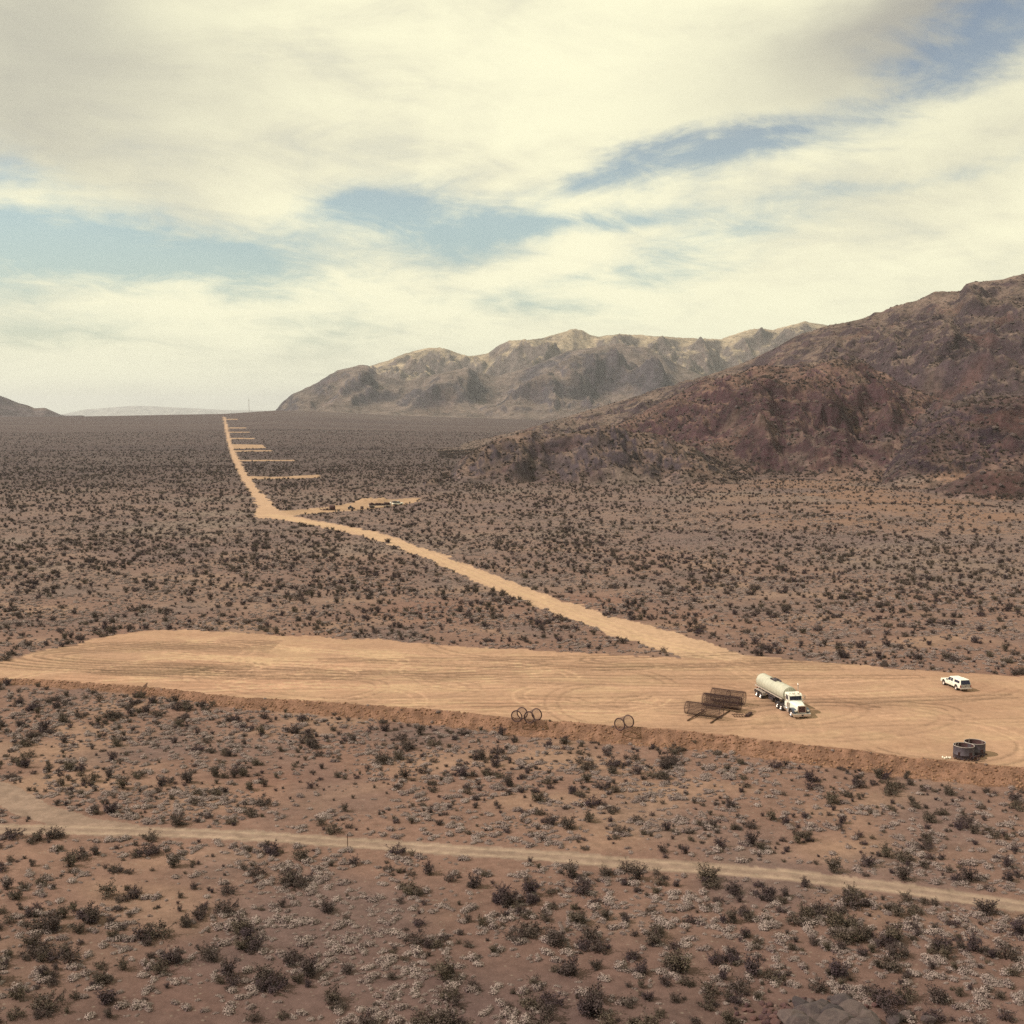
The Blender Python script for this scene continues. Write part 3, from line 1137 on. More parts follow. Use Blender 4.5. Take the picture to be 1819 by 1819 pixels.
# ------------------------------------------------------------------ tanker truck
def build_tanker():
    fx, fy = hit(1425, 1276)               # ground under the front bumper
    H = 171.0                              # tractor heading: towards the camera, slightly right
    z = gz(fx, fy)
    root = thing('tanker_truck', 'parked tanker truck with white cab and long beige cylinder tank', 'truck', (fx, fy, z), heading(H))
    # local frame: x = 0 front bumper, body runs to -x
    # --- tractor
    b = MB()
    b.box(-6.4, -0.45, -0.43, -0.30, 0.62, 0.92).box(-6.4, -0.45, 0.30, 0.43, 0.62, 0.92).box(-6.2, -6.0, -0.3, 0.3, 0.65, 0.85).box(-3.2, -3.0, -0.3, 0.3, 0.65, 0.85)
    b.tube((-1.15, -0.95, 0.52), (-1.15, 0.95, 0.52), 0.08).tube((-4.55, -0.95, 0.52), (-4.55, 0.95, 0.52), 0.11).tube((-5.85, -0.95, 0.52), (-5.85, 0.95, 0.52), 0.11)
    b.build('chassis', M_FRAME, root)
    b = MB()
    b.prism([(-0.08, 0.30), (0.10, 0.34), (0.10, 0.72), (-0.08, 0.78)], -1.22, 1.22)
    b.prism([(-0.55, 0.45), (-0.05, 0.32), (-0.05, 0.72), (-0.55, 0.74)], -1.24, -1.14)
    b.prism([(-0.55, 0.45), (-0.05, 0.32), (-0.05, 0.72), (-0.55, 0.74)], 1.14, 1.24)
    bump = b.build('bumper', M_CHROME, root, 0.03)
    MB().box(0.102, 0.13, -0.14, 0.14, 0.42, 0.62).build('tow_plate', M_FRAME, bump)
    # hood: sloping, narrower at the nose
    b = MB()
    yb, yn = 0.92, 0.66
    vs = []
    for (x, hw, zt, zb) in [(-2.35, 0.95, 2.02, 0.95), (-1.6, 0.86, 1.95, 0.95), (-0.8, 0.72, 1.84, 0.95), (-0.22, 0.62, 1.74, 0.95)]:
        vs += [(x, -hw, zb), (x, -hw, zt - 0.18), (x, -hw * 0.72, zt - 0.03), (x, 0, zt + 0.03), (x, hw * 0.72, zt - 0.03), (x, hw, zt - 0.18), (x, hw, zb)]
    fs = []
    for j in range(3):
        for i in range(6):
            a0 = j * 7 + i
            fs.append((a0, a0 + 1, a0 + 8, a0 + 7))
    fs += [tuple(range(6, -1, -1)), tuple(range(21, 28))]
    b.add(vs, fs, False)
    hood = b.build('hood', M_WHITE, root, 0.035)
    MB().tube((-0.28, 0, 1.77), (-0.15, 0, 1.90), 0.035, 0.02).build('hood_ornament', M_CHROME, hood)
    # grille and surround
    b = MB()
    b.box(-0.24, -0.10, -0.60, -0.50, 0.80, 1.76).box(-0.24, -0.10, 0.50, 0.60, 0.80, 1.76).box(-0.24, -0.10, -0.50, 0.50, 1.66, 1.78).box(-0.24, -0.10, -0.50, 0.50, 0.78, 0.86)
    g = b.build('grille_surround', M_CHROME, root, 0.02)
    gr = MB().box(-0.22, -0.16, -0.50, 0.50, 0.86, 1.66)
    for i in range(9):
        yy = -0.45 + i * 0.1125
        gr.box(-0.16, -0.125, yy - 0.012, yy + 0.012, 0.86, 1.66)
    gr.build('grille', M_GRILLE, root)
    # fenders with a round arch over the front wheels
    for s in (-1, 1):
        pts = [(-1.95, 0.62), (-1.86, 0.98), (-1.62, 1.22), (-1.2, 1.32), (-0.55, 1.24), (-0.20, 1.05), (-0.12, 0.80), (-0.45, 0.80), (-0.58, 0.98), (-0.80, 1.12), (-1.15, 1.18), (-1.50, 1.10), (-1.72, 0.90), (-1.78, 0.62)]
        f = MB().prism(pts, s * 0.68, s * 1.22)
        f.build('fender', M_BLUE, root, 0.03)
        hl = MB().box(-0.32, -0.08, s * 0.90 - 0.17, s * 0.90 + 0.17, 0.98, 1.17)
        hp = hl.build('headlight', M_CHROME, root, 0.02)
        MB().box(-0.078, -0.05, s * 0.90 - 0.13, s * 0.90 + 0.13, 1.0, 1.14).build('lens', M_PLASTIC, hp)
        wheel(root, -1.15, s * 1.03, 0.52, 0.30, s)
        for xx in (-4.55, -5.85):
            wheel(root, xx, s * 0.98, 0.52, 0.58, s)
        # rear mudguards
        MB().prism([(xq, zq) for xq, zq in [(-6.50, 0.5), (-6.47, 0.95), (-6.25, 1.14), (-6.2, 1.10), (-6.41, 0.93), (-6.45, 0.5)]], s * 0.66, s * 1.27).build('mud_flap', M_FRAME, root)
        # fuel tank
        ft = MB().lathe((-3.85, s * 0.88, 0.74), (1, 0, 0), [(0, 0.001), (0, 0.30), (0.02, 0.33), (1.12, 0.33), (1.14, 0.30), (1.14, 0.001)], 20, True)
        fo = ft.build('fuel_tank', M_CHROME, root)
        MB().lathe((-3.6, s * 0.88, 0.74), (1, 0, 0), [(0, 0.335), (0, 0.35), (0.06, 0.35), (0.06, 0.335)], 20).lathe((-3.0, s * 0.88, 0.74), (1, 0, 0), [(0, 0.335), (0, 0.35), (0.06, 0.35), (0.06, 0.335)], 20).build('strap', M_FRAME, fo)
        # battery box / step
        MB().box(-2.65, -2.05, s * 0.60 if s > 0 else -1.16, 1.16 if s > 0 else -0.60, 0.42, 0.86).build('step_box', M_ALU, root, 0.03)
        # air cleaner can at the cowl
        MB().tube((-2.3, s * 1.12, 1.15), (-2.3, s * 1.12, 1.78), 0.15, seg=16).build('air_cleaner', M_CHROME, root)
        # mirror and door window
        mr_ = MB().tube((-2.55, s * 1.0, 2.05), (-2.5, s * 1.42, 2.0), 0.018).tube((-2.55, s * 1.0, 2.65), (-2.5, s * 1.42, 2.65), 0.018)
        mp_ = mr_.build('mirror_bracket', M_CHROME, root)
        MB().box(-2.54, -2.47, s * 1.42 - 0.1, s * 1.42 + 0.1, 1.98, 2.62).build('mirror', M_CHROME, mp_, 0.015)
        hn = MB().tube((-2.6, s * 0.35, 2.98), (-2.15, s * 0.35, 2.98), 0.03, 0.08, 12)
        hn.build('air_horn', M_CHROME, root)
        # exhaust stack behind the cab
        if s < 0:
            continue
        MB().tube((-4.05, s * 1.05, 1.0), (-4.05, s * 1.05, 2.3), 0.11, seg=14).build('muffler', M_ALU, root)
        MB().tube((-4.05, s * 1.05, 2.3), (-4.05, s * 1.05, 3.75), 0.065, seg=12).tube((-4.05, s * 1.05, 3.7), (-4.22, s * 1.05, 3.92), 0.068, seg=12).build('exhaust_stack', M_CHROME, root)
    # cab
    c = MB()
    c.prism([(-3.85, 0.92), (-2.30, 0.92), (-2.30, 2.02), (-2.52, 2.80), (-2.70, 2.90), (-3.75, 2.92), (-3.85, 2.80)], -0.98, 0.98)
    cabo = c.build('cab', M_WHITE, root, 0.06)
    MB().quad((-2.292, -0.86, 2.06), (-2.292, 0.86, 2.06), (-2.478, 0.82, 2.70), (-2.478, -0.82, 2.70), 0.012).build('windshield', M_GLASS, cabo)
    MB().prism([(-2.47, 2.71), (-2.12, 2.70), (-2.12, 2.66), (-2.45, 2.64)], -0.9, 0.9).build('sun_visor', M_WHITE, cabo)
    for s in (-1, 1):
        ys = s * 0.988
        d = MB().prism([(-3.55, 1.0), (-2.46, 1.0), (-2.46, 2.0), (-2.64, 2.74), (-3.55, 2.76)], min(ys, s * 0.975), max(ys, s * 0.975))
        do = d.build('door', M_WHITE, root)
        yw = s * 0.995
        MB().prism([(-3.46, 2.04), (-2.56, 2.04), (-2.70, 2.66), (-3.46, 2.68)], min(yw, s * 0.986), max(yw, s * 0.986)).build('window', M_GLASS, do)
        MB().box(-3.45, -3.30, s * 1.0 - 0.015, s * 1.0 + 0.015, 1.86, 1.90).build('door_handle', M_CHROME, do)
    for i in range(5):
        yy = -0.7 + 0.35 * i
        MB().box(-2.78, -2.66, yy - 0.06, yy + 0.06, 2.92, 2.98).build('marker_lamp', M_AMBER, root, 0.01)
    # fifth wheel
    MB().box(-5.75, -4.75, -0.4, 0.4, 0.92, 1.12, 0.15, 0.1).build('fifth_wheel', M_FRAME, root)

    # --- trailer, its own small angle about the fifth wheel
    dlt = math.radians(3.5)
    piv = Vector((-5.2, 0, 0))
    ca_, sa_ = math.cos(dlt), math.sin(dlt)

    def T(mb):
        mb.v = [(piv.x + x * ca_ - y * sa_, piv.y + x * sa_ + y * ca_, z_) for x, y, z_ in mb.v]
        return mb
    # trailer coords: kingpin at 0, front of tank +0.95, rear at -10.6
    L0, L1, RT, ZC = -8.4, 0.72, 1.06, 2.32
    tb = MB()
    pr = [(0, 0.001), (0.0, 0.55), (0.05, 0.86), (0.16, 0.99), (0.28, RT)]
    n_ = 9
    for i in range(n_ + 1):
        pr.append((0.3 + i * (L1 - L0 - 0.6) / n_, RT))
    pr += [(L1 - L0 - 0.10, RT), (L1 - L0 - 0.02, 0.98), (L1 - L0 + 0.03, 0.80), (L1 - L0 + 0.05, 0.001)]
    tb.lathe((L0, 0, ZC), (1, 0, 0), pr[:-4], 40, True)
    tb.lathe((L0, 0, ZC), (1, 0, 0), [pr[-5], (L1 - L0 - 0.06, RT - 0.015), (L1 - L0 - 0.03, RT - 0.05)], 40, False)
    tb.lathe((L0, 0, ZC), (1, 0, 0), [(L1 - L0 - 0.03, RT - 0.05), (L1 - L0 + 0.05, RT * 0.6), (L1 - L0 + 0.08, 0.001)], 40, True)
    tank = T(tb).build('tank', M_TANK, root)
    rb = MB()
    for i in range(n_ + 1):
        xx = L0 + 0.3 + i * (L1 - L0 - 0.6) / n_
        rb.lathe((xx - 0.02, 0, ZC), (1, 0, 0), [(0, RT - 0.005), (0, RT + 0.014), (0.04, RT + 0.014), (0.04, RT - 0.005)], 40)
    T(rb).build('weld_band', M_TANK, tank)
    h = MB()
    h.lathe((-3.9, 0, ZC + RT - 0.05), (0, 0, 1), [(0, 0.32), (0.17, 0.32), (0.20, 0.28), (0.20, 0.001)], 18)
    h.box(-4.8, -3.0, -0.42, -0.36, ZC + RT - 0.12, ZC + RT + 0.12).box(-4.8, -3.0, 0.36, 0.42, ZC + RT - 0.12, ZC + RT + 0.12)
    h.box(-4.8, -4.74, -0.36, 0.36, ZC + RT - 0.1, ZC + RT + 0.1).box(-3.06, -3.0, -0.36, 0.36, ZC + RT - 0.1, ZC + RT + 0.1)
    T(h).build('manhole', M_STEEL, tank)
    h2 = MB().lathe((-2.5, 0.1, ZC + RT - 0.05), (0, 0, 1), [(0, 0.16), (0.22, 0.16), (0.22, 0.001)], 14)
    T(h2).build('vent_valve', M_STEEL, tank)
    fr = MB()
    for s in (-1, 1):
        fr.box(L0 + 0.2, -5.0, s * 0.5 - 0.06, s * 0.5 + 0.06, 1.02, 1.34)
        fr.box(-1.2, 0.6, s * 0.5 - 0.06, s * 0.5 + 0.06, 1.14, 1.34)
    fr.box(-1.2, 0.6, -0.56, 0.56, 1.14, 1.18)
    for xx in (-7.9, -6.7, -5.2, -1.0, 0.4):
        fr.box(xx - 0.06, xx + 0.06, -0.7, 0.7, 1.15, 1.55)
    T(fr).build('trailer_frame', M_FRAME, root)
    rail = MB()
    for s in (-1, 1):
        rail.box(L0 + 0.1, L1 - 0.1, s * 1.10 - 0.10, s * 1.10 + 0.06, 1.62, 1.74)
        for i in range(6):
            xx = L0 + 0.6 + i * 1.5
            rail.box(xx - 0.03, xx + 0.03, s * 1.0 - 0.05, s * 1.0 + 0.05, 1.4, 1.66)
    T(rail).build('side_rail', M_ALU, root)
    hs = MB()
    for s in (-1, 1):
        hs.tube((-4.9, s * 0.86, 1.22), (-2.0, s * 0.86, 1.22), 0.11, seg=12)
    T(hs).build('hose_tube', M_FRAME, root)
    un = MB().box(-4.9, -3.9, -0.6, 0.6, 0.42, 1.28).box(-3.8, -3.1, -0.72, 0.72, 0.55, 1.2)
    T(un).build('pump_box', M_FRAME, root, 0.02)
    lg = MB()
    for s in (-1, 1):
        lg.box(-2.45, -2.3, s * 0.62 - 0.07, s * 0.62 + 0.07, 0.38, 1.5).box(-2.5, -2.25, s * 0.62 - 0.14, s * 0.62 + 0.14, 0.34, 0.40)
    lg.tube((-2.37, -0.6, 0.9), (-2.37, 0.6, 0.9), 0.03)
    T(lg).build('landing_gear', M_FRAME, root)
    for s in (-1, 1):
        fd = MB()
        fd.prism([(-8.35, 0.75), (-8.25, 1.12), (-8.00, 1.22), (-5.70, 1.22), (-5.45, 1.12), (-5.35, 0.75), (-5.40, 0.75), (-5.50, 1.08), (-5.72, 1.17), (-7.98, 1.17), (-8.20, 1.08), (-8.30, 0.75)], s * 0.72, s * 1.28)
        T(fd).build('trailer_fender', M_ALU, root)
    for xx in (-6.2, -7.55):
        ax = MB().tube((xx, -0.9, 0.52), (xx, 0.9, 0.52), 0.09)
        T(ax).build('axle', M_FRAME, root)
        for s in (-1, 1):
            o = wheel(root, 0, 0, 0.52, 0.58, s)
            o.location = (piv.x + xx * ca_ - s * 0.98 * sa_, piv.y + xx * sa_ + s * 0.98 * ca_, 0)
            o.rotation_euler = (0, 0, dlt)
    for s in (-1, 1):
        tl = MB().box(L0 - 0.12, L0 - 0.04, s * 0.7 - 0.12, s * 0.7 + 0.12, 1.1, 1.24)
        T(tl).build('tail_light', M_RED, root)
    bb = MB().box(L0 - 0.16, L0 - 0.02, -1.15, 1.15, 0.62, 0.76)
    T(bb).build('rear_bumper', M_ALU, root)
    ld = MB()
    for s in (-1, 1):
        ld.tube((L0 - 0.08, -0.5 + s * 0.2, 0.9), (L0 - 0.06, -0.5 + s * 0.2, 3.35), 0.02)
    for i in range(8):
        ld.tube((L0 - 0.07, -0.7, 1.0 + i * 0.3), (L0 - 0.07, -0.3, 1.0 + i * 0.3), 0.015)
    T(ld).build('ladder', M_ALU, root)
    # antenna on the cab
    MB().tube((-2.5, -1.0, 2.6), (-2.5, -1.05, 4.1), 0.012).build('antenna', M_WHITE, root)


build_tanker()


def split_loose(o):
    """each separate piece of a small part becomes a part of its own"""
    me = o.data
    par = list(range(len(me.vertices)))

    def find(i):
        while par[i] != i:
            par[i] = par[par[i]]
            i = par[i]
        return i
    for p in me.polygons:
        v0 = find(p.vertices[0])
        for v_ in p.vertices[1:]:
            par[find(v_)] = v0
    # caps and tubes share places, not vertices: join by position
    seen = {}
    for i, v_ in enumerate(me.vertices):
        k_ = tuple(round(c, 4) for c in v_.co)
        if k_ in seen:
            par[find(i)] = find(seen[k_])
        else:
            seen[k_] = i
    roots = {}
    for p in me.polygons:
        roots.setdefault(find(p.vertices[0]), []).append(p)
    if len(roots) < 2:
        return
    for j, ps in enumerate(roots.values()):
        ids = sorted({i for p in ps for i in p.vertices})
        mp_ = {i: k_ for k_, i in enumerate(ids)}
        m2 = bpy.data.meshes.new(o.name.split('.')[0])
        m2.from_pydata([me.vertices[i].co for i in ids], [], [[mp_[i] for i in p.vertices] for p in ps])
        m2.polygons.foreach_set('use_smooth', [p.use_smooth for p in ps])
        m2.materials.append(me.materials[0])
        m2.update()
        c_ = o.copy()
        c_.data = m2
        COL.objects.link(c_)
        if j == 0:
            first = c_
        else:
            for k_ in c_.keys():
                pass
    for ch in list(o.children):
        ch.parent = first
    nm = o.name
    bpy.data.objects.remove(o)



# ------------------------------------------------------------------ pickup with a camper shell
def build_pickup():
    ax, ay = hit(1698, 1226)
    H = -10.0
    rear = Vector((ax, ay, 0))
    z = gz(ax, ay)
    rz = heading(H)
    # local: x forward, wheels at x=0 (rear) and 3.4 (front); left side faces the camera-left
    left = Vector((-math.sin(rz), math.cos(rz), 0))
    org = rear - left * 0.86
    root = thing('pickup_truck', 'white pickup truck with white camper shell and dark windows', 'pickup', (org.x, org.y, z), rz)

    def archpts(cx, rad, zc, n=9):
        return [(cx + rad * math.cos(t), zc + rad * math.sin(t)) for t in np.linspace(PI, 0, n)]
    low = 0.46
    side_prof = [(-1.12, 0.52), (-1.18, 1.02), (2.30, 1.05), (2.42, 1.12), (3.55, 1.08), (4.12, 0.98), (4.25, 0.80), (4.25, 0.50)]
    bot = [(4.0, low)] + [(a_, b_) for a_, b_ in archpts(3.40, 0.46, low)[::-1]] + [(a_, b_) for a_, b_ in archpts(0, 0.46, low)[::-1]] + [(-0.95, low)]
    body = MB().prism(side_prof + bot, -0.90, 0.90)
    bo = body.build('body', M_WHITE, root, 0.04)
    MB().box(-0.9, 3.9, -0.6, 0.6, 0.34, 0.60).build('underbody', M_FRAME, root)
    gh = MB()
    gh.add([(0.78, -0.86, 1.03), (2.72, -0.86, 1.05), (2.72, 0.86, 1.05), (0.78, 0.86, 1.03), (0.86, -0.72, 1.70), (1.98, -0.70, 1.72), (1.98, 0.70, 1.72), (0.86, 0.72, 1.70)],
           [(0, 3, 2, 1), (4, 5, 6, 7), (0, 1, 5, 4), (1, 2, 6, 5), (2, 3, 7, 6), (3, 0, 4, 7)])
    cb_ = gh.build('cab', M_WHITE, root, 0.05)
    MB().quad((2.66, -0.76, 1.12), (2.66, 0.76, 1.12), (2.055, 0.64, 1.66), (2.055, -0.64, 1.66), 0.012).build('windshield', M_GLASS, cb_)
    for s in (-1, 1):
        def sp(x, z_):
            t = (z_ - 1.04) / 0.67
            return (x, s * (0.86 - 0.15 * t + 0.004), z_)
        a, b_, c_, d_ = sp(1.60, 1.14), sp(2.42, 1.14), sp(2.02, 1.60), sp(1.60, 1.62)
        q_ = (a, b_, c_, d_) if s < 0 else (d_, c_, b_, a)
        MB().quad(*q_, 0.012).build('window', M_GLASS, cb_)
        a, b_, c_, d_ = sp(0.98, 1.14), sp(1.50, 1.14), sp(1.50, 1.62), sp(1.02, 1.62)
        q_ = (a, b_, c_, d_) if s < 0 else (d_, c_, b_, a)
        MB().quad(*q_, 0.012).build('window', M_GLASS, cb_)
        d = MB()
        for x0_, x1_ in ((0.92, 1.54), (1.57, 2.48)):
            d.box(x0_, x1_, s * 0.903 - 0.006, s * 0.903 + 0.006, 0.56, 1.02)
        do = d.build('door_panel', M_WHITE, root)
        MB().box(1.62, 1.80, s * 0.915 - 0.012, s * 0.915 + 0.012, 0.93, 0.97).box(0.96, 1.14, s * 0.915 - 0.012, s * 0.915 + 0.012, 0.93, 0.97).build('door_handle', M_FRAME, do)
        MB().box(2.28, 2.40, s * 1.00 - 0.10, s * 1.00 + 0.10, 1.10, 1.28).build('mirror', M_FRAME, root, 0.02)
        wheel(root, 0, s * 0.80, 0.37, 0.24, s, M_ALU)
        wheel(root, 3.40, s * 0.80, 0.37, 0.24, s, M_ALU)
        MB().box(-1.20, -1.10, s * 0.84 - 0.06, s * 0.84 + 0.07, 0.66, 0.98).build('tail_light', M_RED, root)
        MB().box(4.14, 4.24, s * 0.68 - 0.16, s * 0.68 + 0.16, 0.74, 0.92).build('headlight', M_PLASTIC, root)
    # camper shell
    sh = MB()
    sh.add([(-1.18, -0.88, 1.03), (0.76, -0.88, 1.03), (0.76, 0.88, 1.03), (-1.18, 0.88, 1.03), (-0.92, -0.74, 1.76), (0.72, -0.74, 1.76), (0.72, 0.74, 1.76), (-0.92, 0.74, 1.76)],
           [(0, 3, 2, 1), (4, 5, 6, 7), (0, 1, 5, 4), (1, 2, 6, 5), (2, 3, 7, 6), (3, 0, 4, 7)])
    so = sh.build('camper_shell', M_WHITE, root, 0.06)
    for s in (-1, 1):
        def sp2(x, z_):
            t = (z_ - 1.03) / 0.73
            return (x, s * (0.88 - 0.14 * t + 0.004), z_)
        a, b_, c_, d_ = sp2(-0.86, 1.20), sp2(0.55, 1.20), sp2(0.52, 1.56), sp2(-0.80, 1.56)
        q_ = (a, b_, c_, d_) if s < 0 else (d_, c_, b_, a)
        MB().quad(*q_, 0.012).build('side_window', M_GLASS, so)
    MB().quad((-1.172, 0.78, 1.07), (-1.172, -0.78, 1.07), (-0.955, -0.68, 1.68), (-0.955, 0.68, 1.68), 0.02).build('rear_window', M_GLASS, so)
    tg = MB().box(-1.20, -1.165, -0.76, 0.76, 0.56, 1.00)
    to = tg.build('tailgate', M_GREYP, root, 0.01)  # grey on a white truck: shade of the rear put into the colour
    MB().box(-1.215, -1.20, -0.12, 0.12, 0.84, 0.90).build('latch', M_FRAME, to)
    MB().prism([(-1.42, 0.42), (-1.42, 0.56), (-1.18, 0.58), (-1.18, 0.42)], -0.88, 0.88).build('rear_bumper', M_ALU, root, 0.02)
    MB().prism([(4.22, 0.42), (4.36, 0.46), (4.36, 0.62), (4.22, 0.66)], -0.88, 0.88).build('front_bumper', M_ALU, root, 0.02)
    MB().box(4.24, 4.27, -0.5, 0.5, 0.74, 0.90).build('grille', M_FRAME, root)
    MB().box(-1.43, -1.42, -0.15, 0.15, 0.45, 0.55).build('licence_plate', M_GREYP, root)


build_pickup()


# ------------------------------------------------------------------ rebar cages
def rebar_cage(label, c0, c1, D, nlong, pitch, br, group):
    """c0, c1: ground points under the two end centres"""
    p0 = Vector((c0[0], c0[1], 0))
    p1 = Vector((c1[0], c1[1], 0))
    L_ = (p1 - p0).length
    rz = math.atan2(p1.y - p0.y, p1.x - p0.x)
    z = gz(*c0) + 0.22
    root = thing('rebar_cage', label, 'rebar cage', (p0.x, p0.y, z), rz, group)
    R_ = D / 2
    a = MB()
    for i in range(nlong):
        t = 2 * PI * i / nlong
        a.tube((-0.18, R_ * math.cos(t), R_ + R_ * math.sin(t)), (L_ + 0.15, R_ * math.cos(t), R_ + R_ * math.sin(t)), br, seg=4, caps=False)
    a.build('long_bars', M_REBAR, root, kind='stuff')
    b = MB()
    k_ = 0.12
    while k_ < L_ - 0.1:
        b.torus((k_, 0, R_), (1, 0, 0), R_ + 0.025, br * 0.8, 20, 3)
        k_ += pitch
    b.build('hoops', M_REBAR, root, kind='stuff')
    for xx in (0, L_ * 0.5, L_):
        MB().torus((xx, 0, R_), (1, 0, 0), R_ - 0.04, 0.038, 28, 6).build('end_ring' if xx != L_ * 0.5 else 'middle_ring', M_REBAR, root)
    c = MB()
    for xx in (0.05, L_ * 0.5, L_ - 0.05):
        c.tube((xx, -R_, R_), (xx, R_, R_), 0.022, seg=4).tube((xx, 0, 0), (xx, 0, 2 * R_), 0.022, seg=4)
    c.build('brace', M_REBAR, root)
    return root


GRC = 'rebar cages lying on the pad beside the tanker'


def gpt(u, v, dz=0.0):
    return hit(u, v)


rebar_cage('nearest of the three rebar cages, lying on two dark skid poles', hit(1220, 1270), hit(1281, 1279), 1.72, 26, 0.15, 0.022, GRC)
rebar_cage('middle rebar cage, darkest and partly hidden by the nearest one', hit(1251, 1256), hit(1314, 1264.5), 1.80, 32, 0.10, 0.026, GRC)
rebar_cage('farthest rebar cage, its top edge showing behind the other two', hit(1266, 1246.5), hit(1321, 1254), 1.85, 28, 0.14, 0.021, GRC)
for (a_, b_, lab) in [((1221, 1282), (1251, 1264), 'left skid pole poking out from under the nearest rebar cage'), ((1262, 1285), (1296, 1263), 'right skid pole poking out from under the nearest rebar cage')]:
    x0_, y0_ = hit(*a_)
    x1_, y1_ = hit(*b_)
    L_ = math.hypot(x1_ - x0_, y1_ - y0_)
    o = MB().tube((0, 0, 0.11), (L_, 0, 0.11), 0.095, 0.085, 8).build('skid_pole', M_TIMBER)
    o.location = (x0_, y0_, gz(x0_, y0_))
    o.rotation_euler = (0, 0, math.atan2(y1_ - y0_, x1_ - x0_))
    tag(o, lab, 'pole', 'skid poles under the rebar cages')
# wooden pallet frame and dark bundle at the right end of the cages
x0_, y0_ = hit(1312, 1271)
pl = thing('pallet_frame', 'flat open timber frame lying right of the rebar cages', 'frame', (x0_, y0_, gz(x0_, y0_)), 0.05)
for i in range(5):
    MB().box(-0.75 + i * 0.36, -0.66 + i * 0.36, -0.75, 0.75, 0.10, 0.17).build('slat', M_TIMBER, pl)
for yy in (-0.7, 0.62):
    MB().box(-0.8, 0.85, yy, yy + 0.08, 0.0, 0.10).build('runner', M_TIMBER, pl)
x0_, y0_ = hit(1327, 1272)
bd = thing('bar_bundle', 'short dark bundle of bars beside the flat timber frame', 'bundle', (x0_, y0_, gz(x0_, y0_)), heading(28))
rb_ = random.Random(3)
for i in range(14):
    yy = (i % 5 - 2) * 0.11
    zz_ = 0.07 + (i // 5) * 0.11
    e = rb_.uniform(-0.08, 0.08)
    MB().tube((-0.3 + e, yy, zz_), (1.7 + e, yy, zz_), 0.055, seg=6).build('bar', M_REBAR, bd)
MB().box(0.2, 0.26, -0.30, 0.30, 0.0, 0.36).build('tie', M_TIMBER, bd)

# ------------------------------------------------------------------ wire mesh cylinders with dark end rings
def mesh_cylinder(label, near, far_, D, group):
    x0_, y0_ = near
    x1_, y1_ = far_
    L_ = math.hypot(x1_ - x0_, y1_ - y0_)
    root = thing('mesh_cylinder', label, 'mesh cylinder', (x0_, y0_, gz(x1_, y1_) + 0.02), math.atan2(y1_ - y0_, x1_ - x0_), group)
    R_ = D / 2
    for xx in (0, L_):
        MB().torus((xx, 0, R_), (1, 0, 0), R_, 0.085, 36, 8).build('end_ring', M_REBAR, root)
    a = MB()
    for i in range(30):
        t = 2 * PI * i / 30
        a.tube((0, R_ * math.cos(t), R_ + R_ * math.sin(t)), (L_, R_ * math.cos(t), R_ + R_ * math.sin(t)), 0.010, seg=3, caps=False)
    k_ = 0.12
    while k_ < L_:
        a.torus((k_, 0, R_), (1, 0, 0), R_, 0.010, 28, 3)
        k_ += 0.13
    a.build('wire_mesh', M_MESH, root, kind='stuff')


GM = 'mesh cylinders on the lip of the pad'
ZB = 0.0
for (lab, u, v, ang, L_, D_) in [('left one of the two side by side mesh cylinders on the pad edge', 927.6, 1277.6, 24, 1.85, 1.50),
                                 ('right one of the two side by side mesh cylinders on the pad edge', 953.4, 1279.4, 31, 1.95, 1.52),
                                 ('lone mesh cylinder with dark rings, left of the rebar cages', 1116.6, 1293.4, 35, 2.05, 1.58)]:
    fx_, fy_ = flat_hit(u, v)
    va = math.degrees(math.atan2(fx_, fy_)) + ang
    nx_, ny_ = fx_ - L_ * math.sin(math.radians(va)), fy_ - L_ * math.cos(math.radians(va))
    mesh_cylinder(lab, (nx_, ny_), (fx_, fy_), D_, GM)


# ------------------------------------------------------------------ round open steel tanks
def steel_tub(label, u, v, D, Hh, rods, group, seed):
    x, y = hit(u, v)
    root = thing('steel_tank', label, 'open tank', (x, y, gz(x, y)), 0, group)
    R_ = D / 2
    outer = MB().lathe((0, 0, 0), (0, 0, 1), [(0, R_), (Hh * 0.33, R_), (Hh * 0.34, R_ + 0.02), (Hh * 0.36, R_ + 0.02), (Hh * 0.37, R_), (Hh, R_)], 48, True)
    w_ = outer.build('wall', M_STEEL, root)
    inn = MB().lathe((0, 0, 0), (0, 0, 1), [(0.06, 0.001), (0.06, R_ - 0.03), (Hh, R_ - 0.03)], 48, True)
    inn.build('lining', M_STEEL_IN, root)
    MB().torus((0, 0, Hh), (0, 0, 1), R_ - 0.01, 0.040, 48, 8).build('rim', M_GREYP, root)
    for (a0, h) in rods:
        MB().tube((R_ * 0.92 * math.cos(a0), R_ * 0.92 * math.sin(a0), 0.05), (R_ * 0.80 * math.cos(a0), R_ * 0.80 * math.sin(a0), Hh + h), 0.032, seg=6).build('rod', M_ALU, root)
    rq = random.Random(seed)
    for i in range(7):
        t = rq.uniform(-2.9, -0.3)
        px_, py_ = (R_ + 0.12) * math.cos(t), (R_ + 0.12) * math.sin(t)
        s_ = rq.uniform(0.12, 0.25)
        MB().prism([(px_ - s_, -0.02), (px_ + s_, -0.02), (px_ + s_ * 0.5, s_ * 1.3), (px_ - s_ * 0.4, s_ * 1.6)], py_ - s_ * 0.4, py_ + s_ * 0.2).build('prop_block', M_TIMBER, root)
    for t in (-1.25, -2.35):
        px_, py_ = (R_ + 0.04) * math.cos(t), (R_ + 0.04) * math.sin(t)
        MB().box(px_ - 0.16, px_ + 0.16, py_ - 0.04, py_ + 0.02, 0.55, 0.95).build('lug', M_STEEL_IN, root)


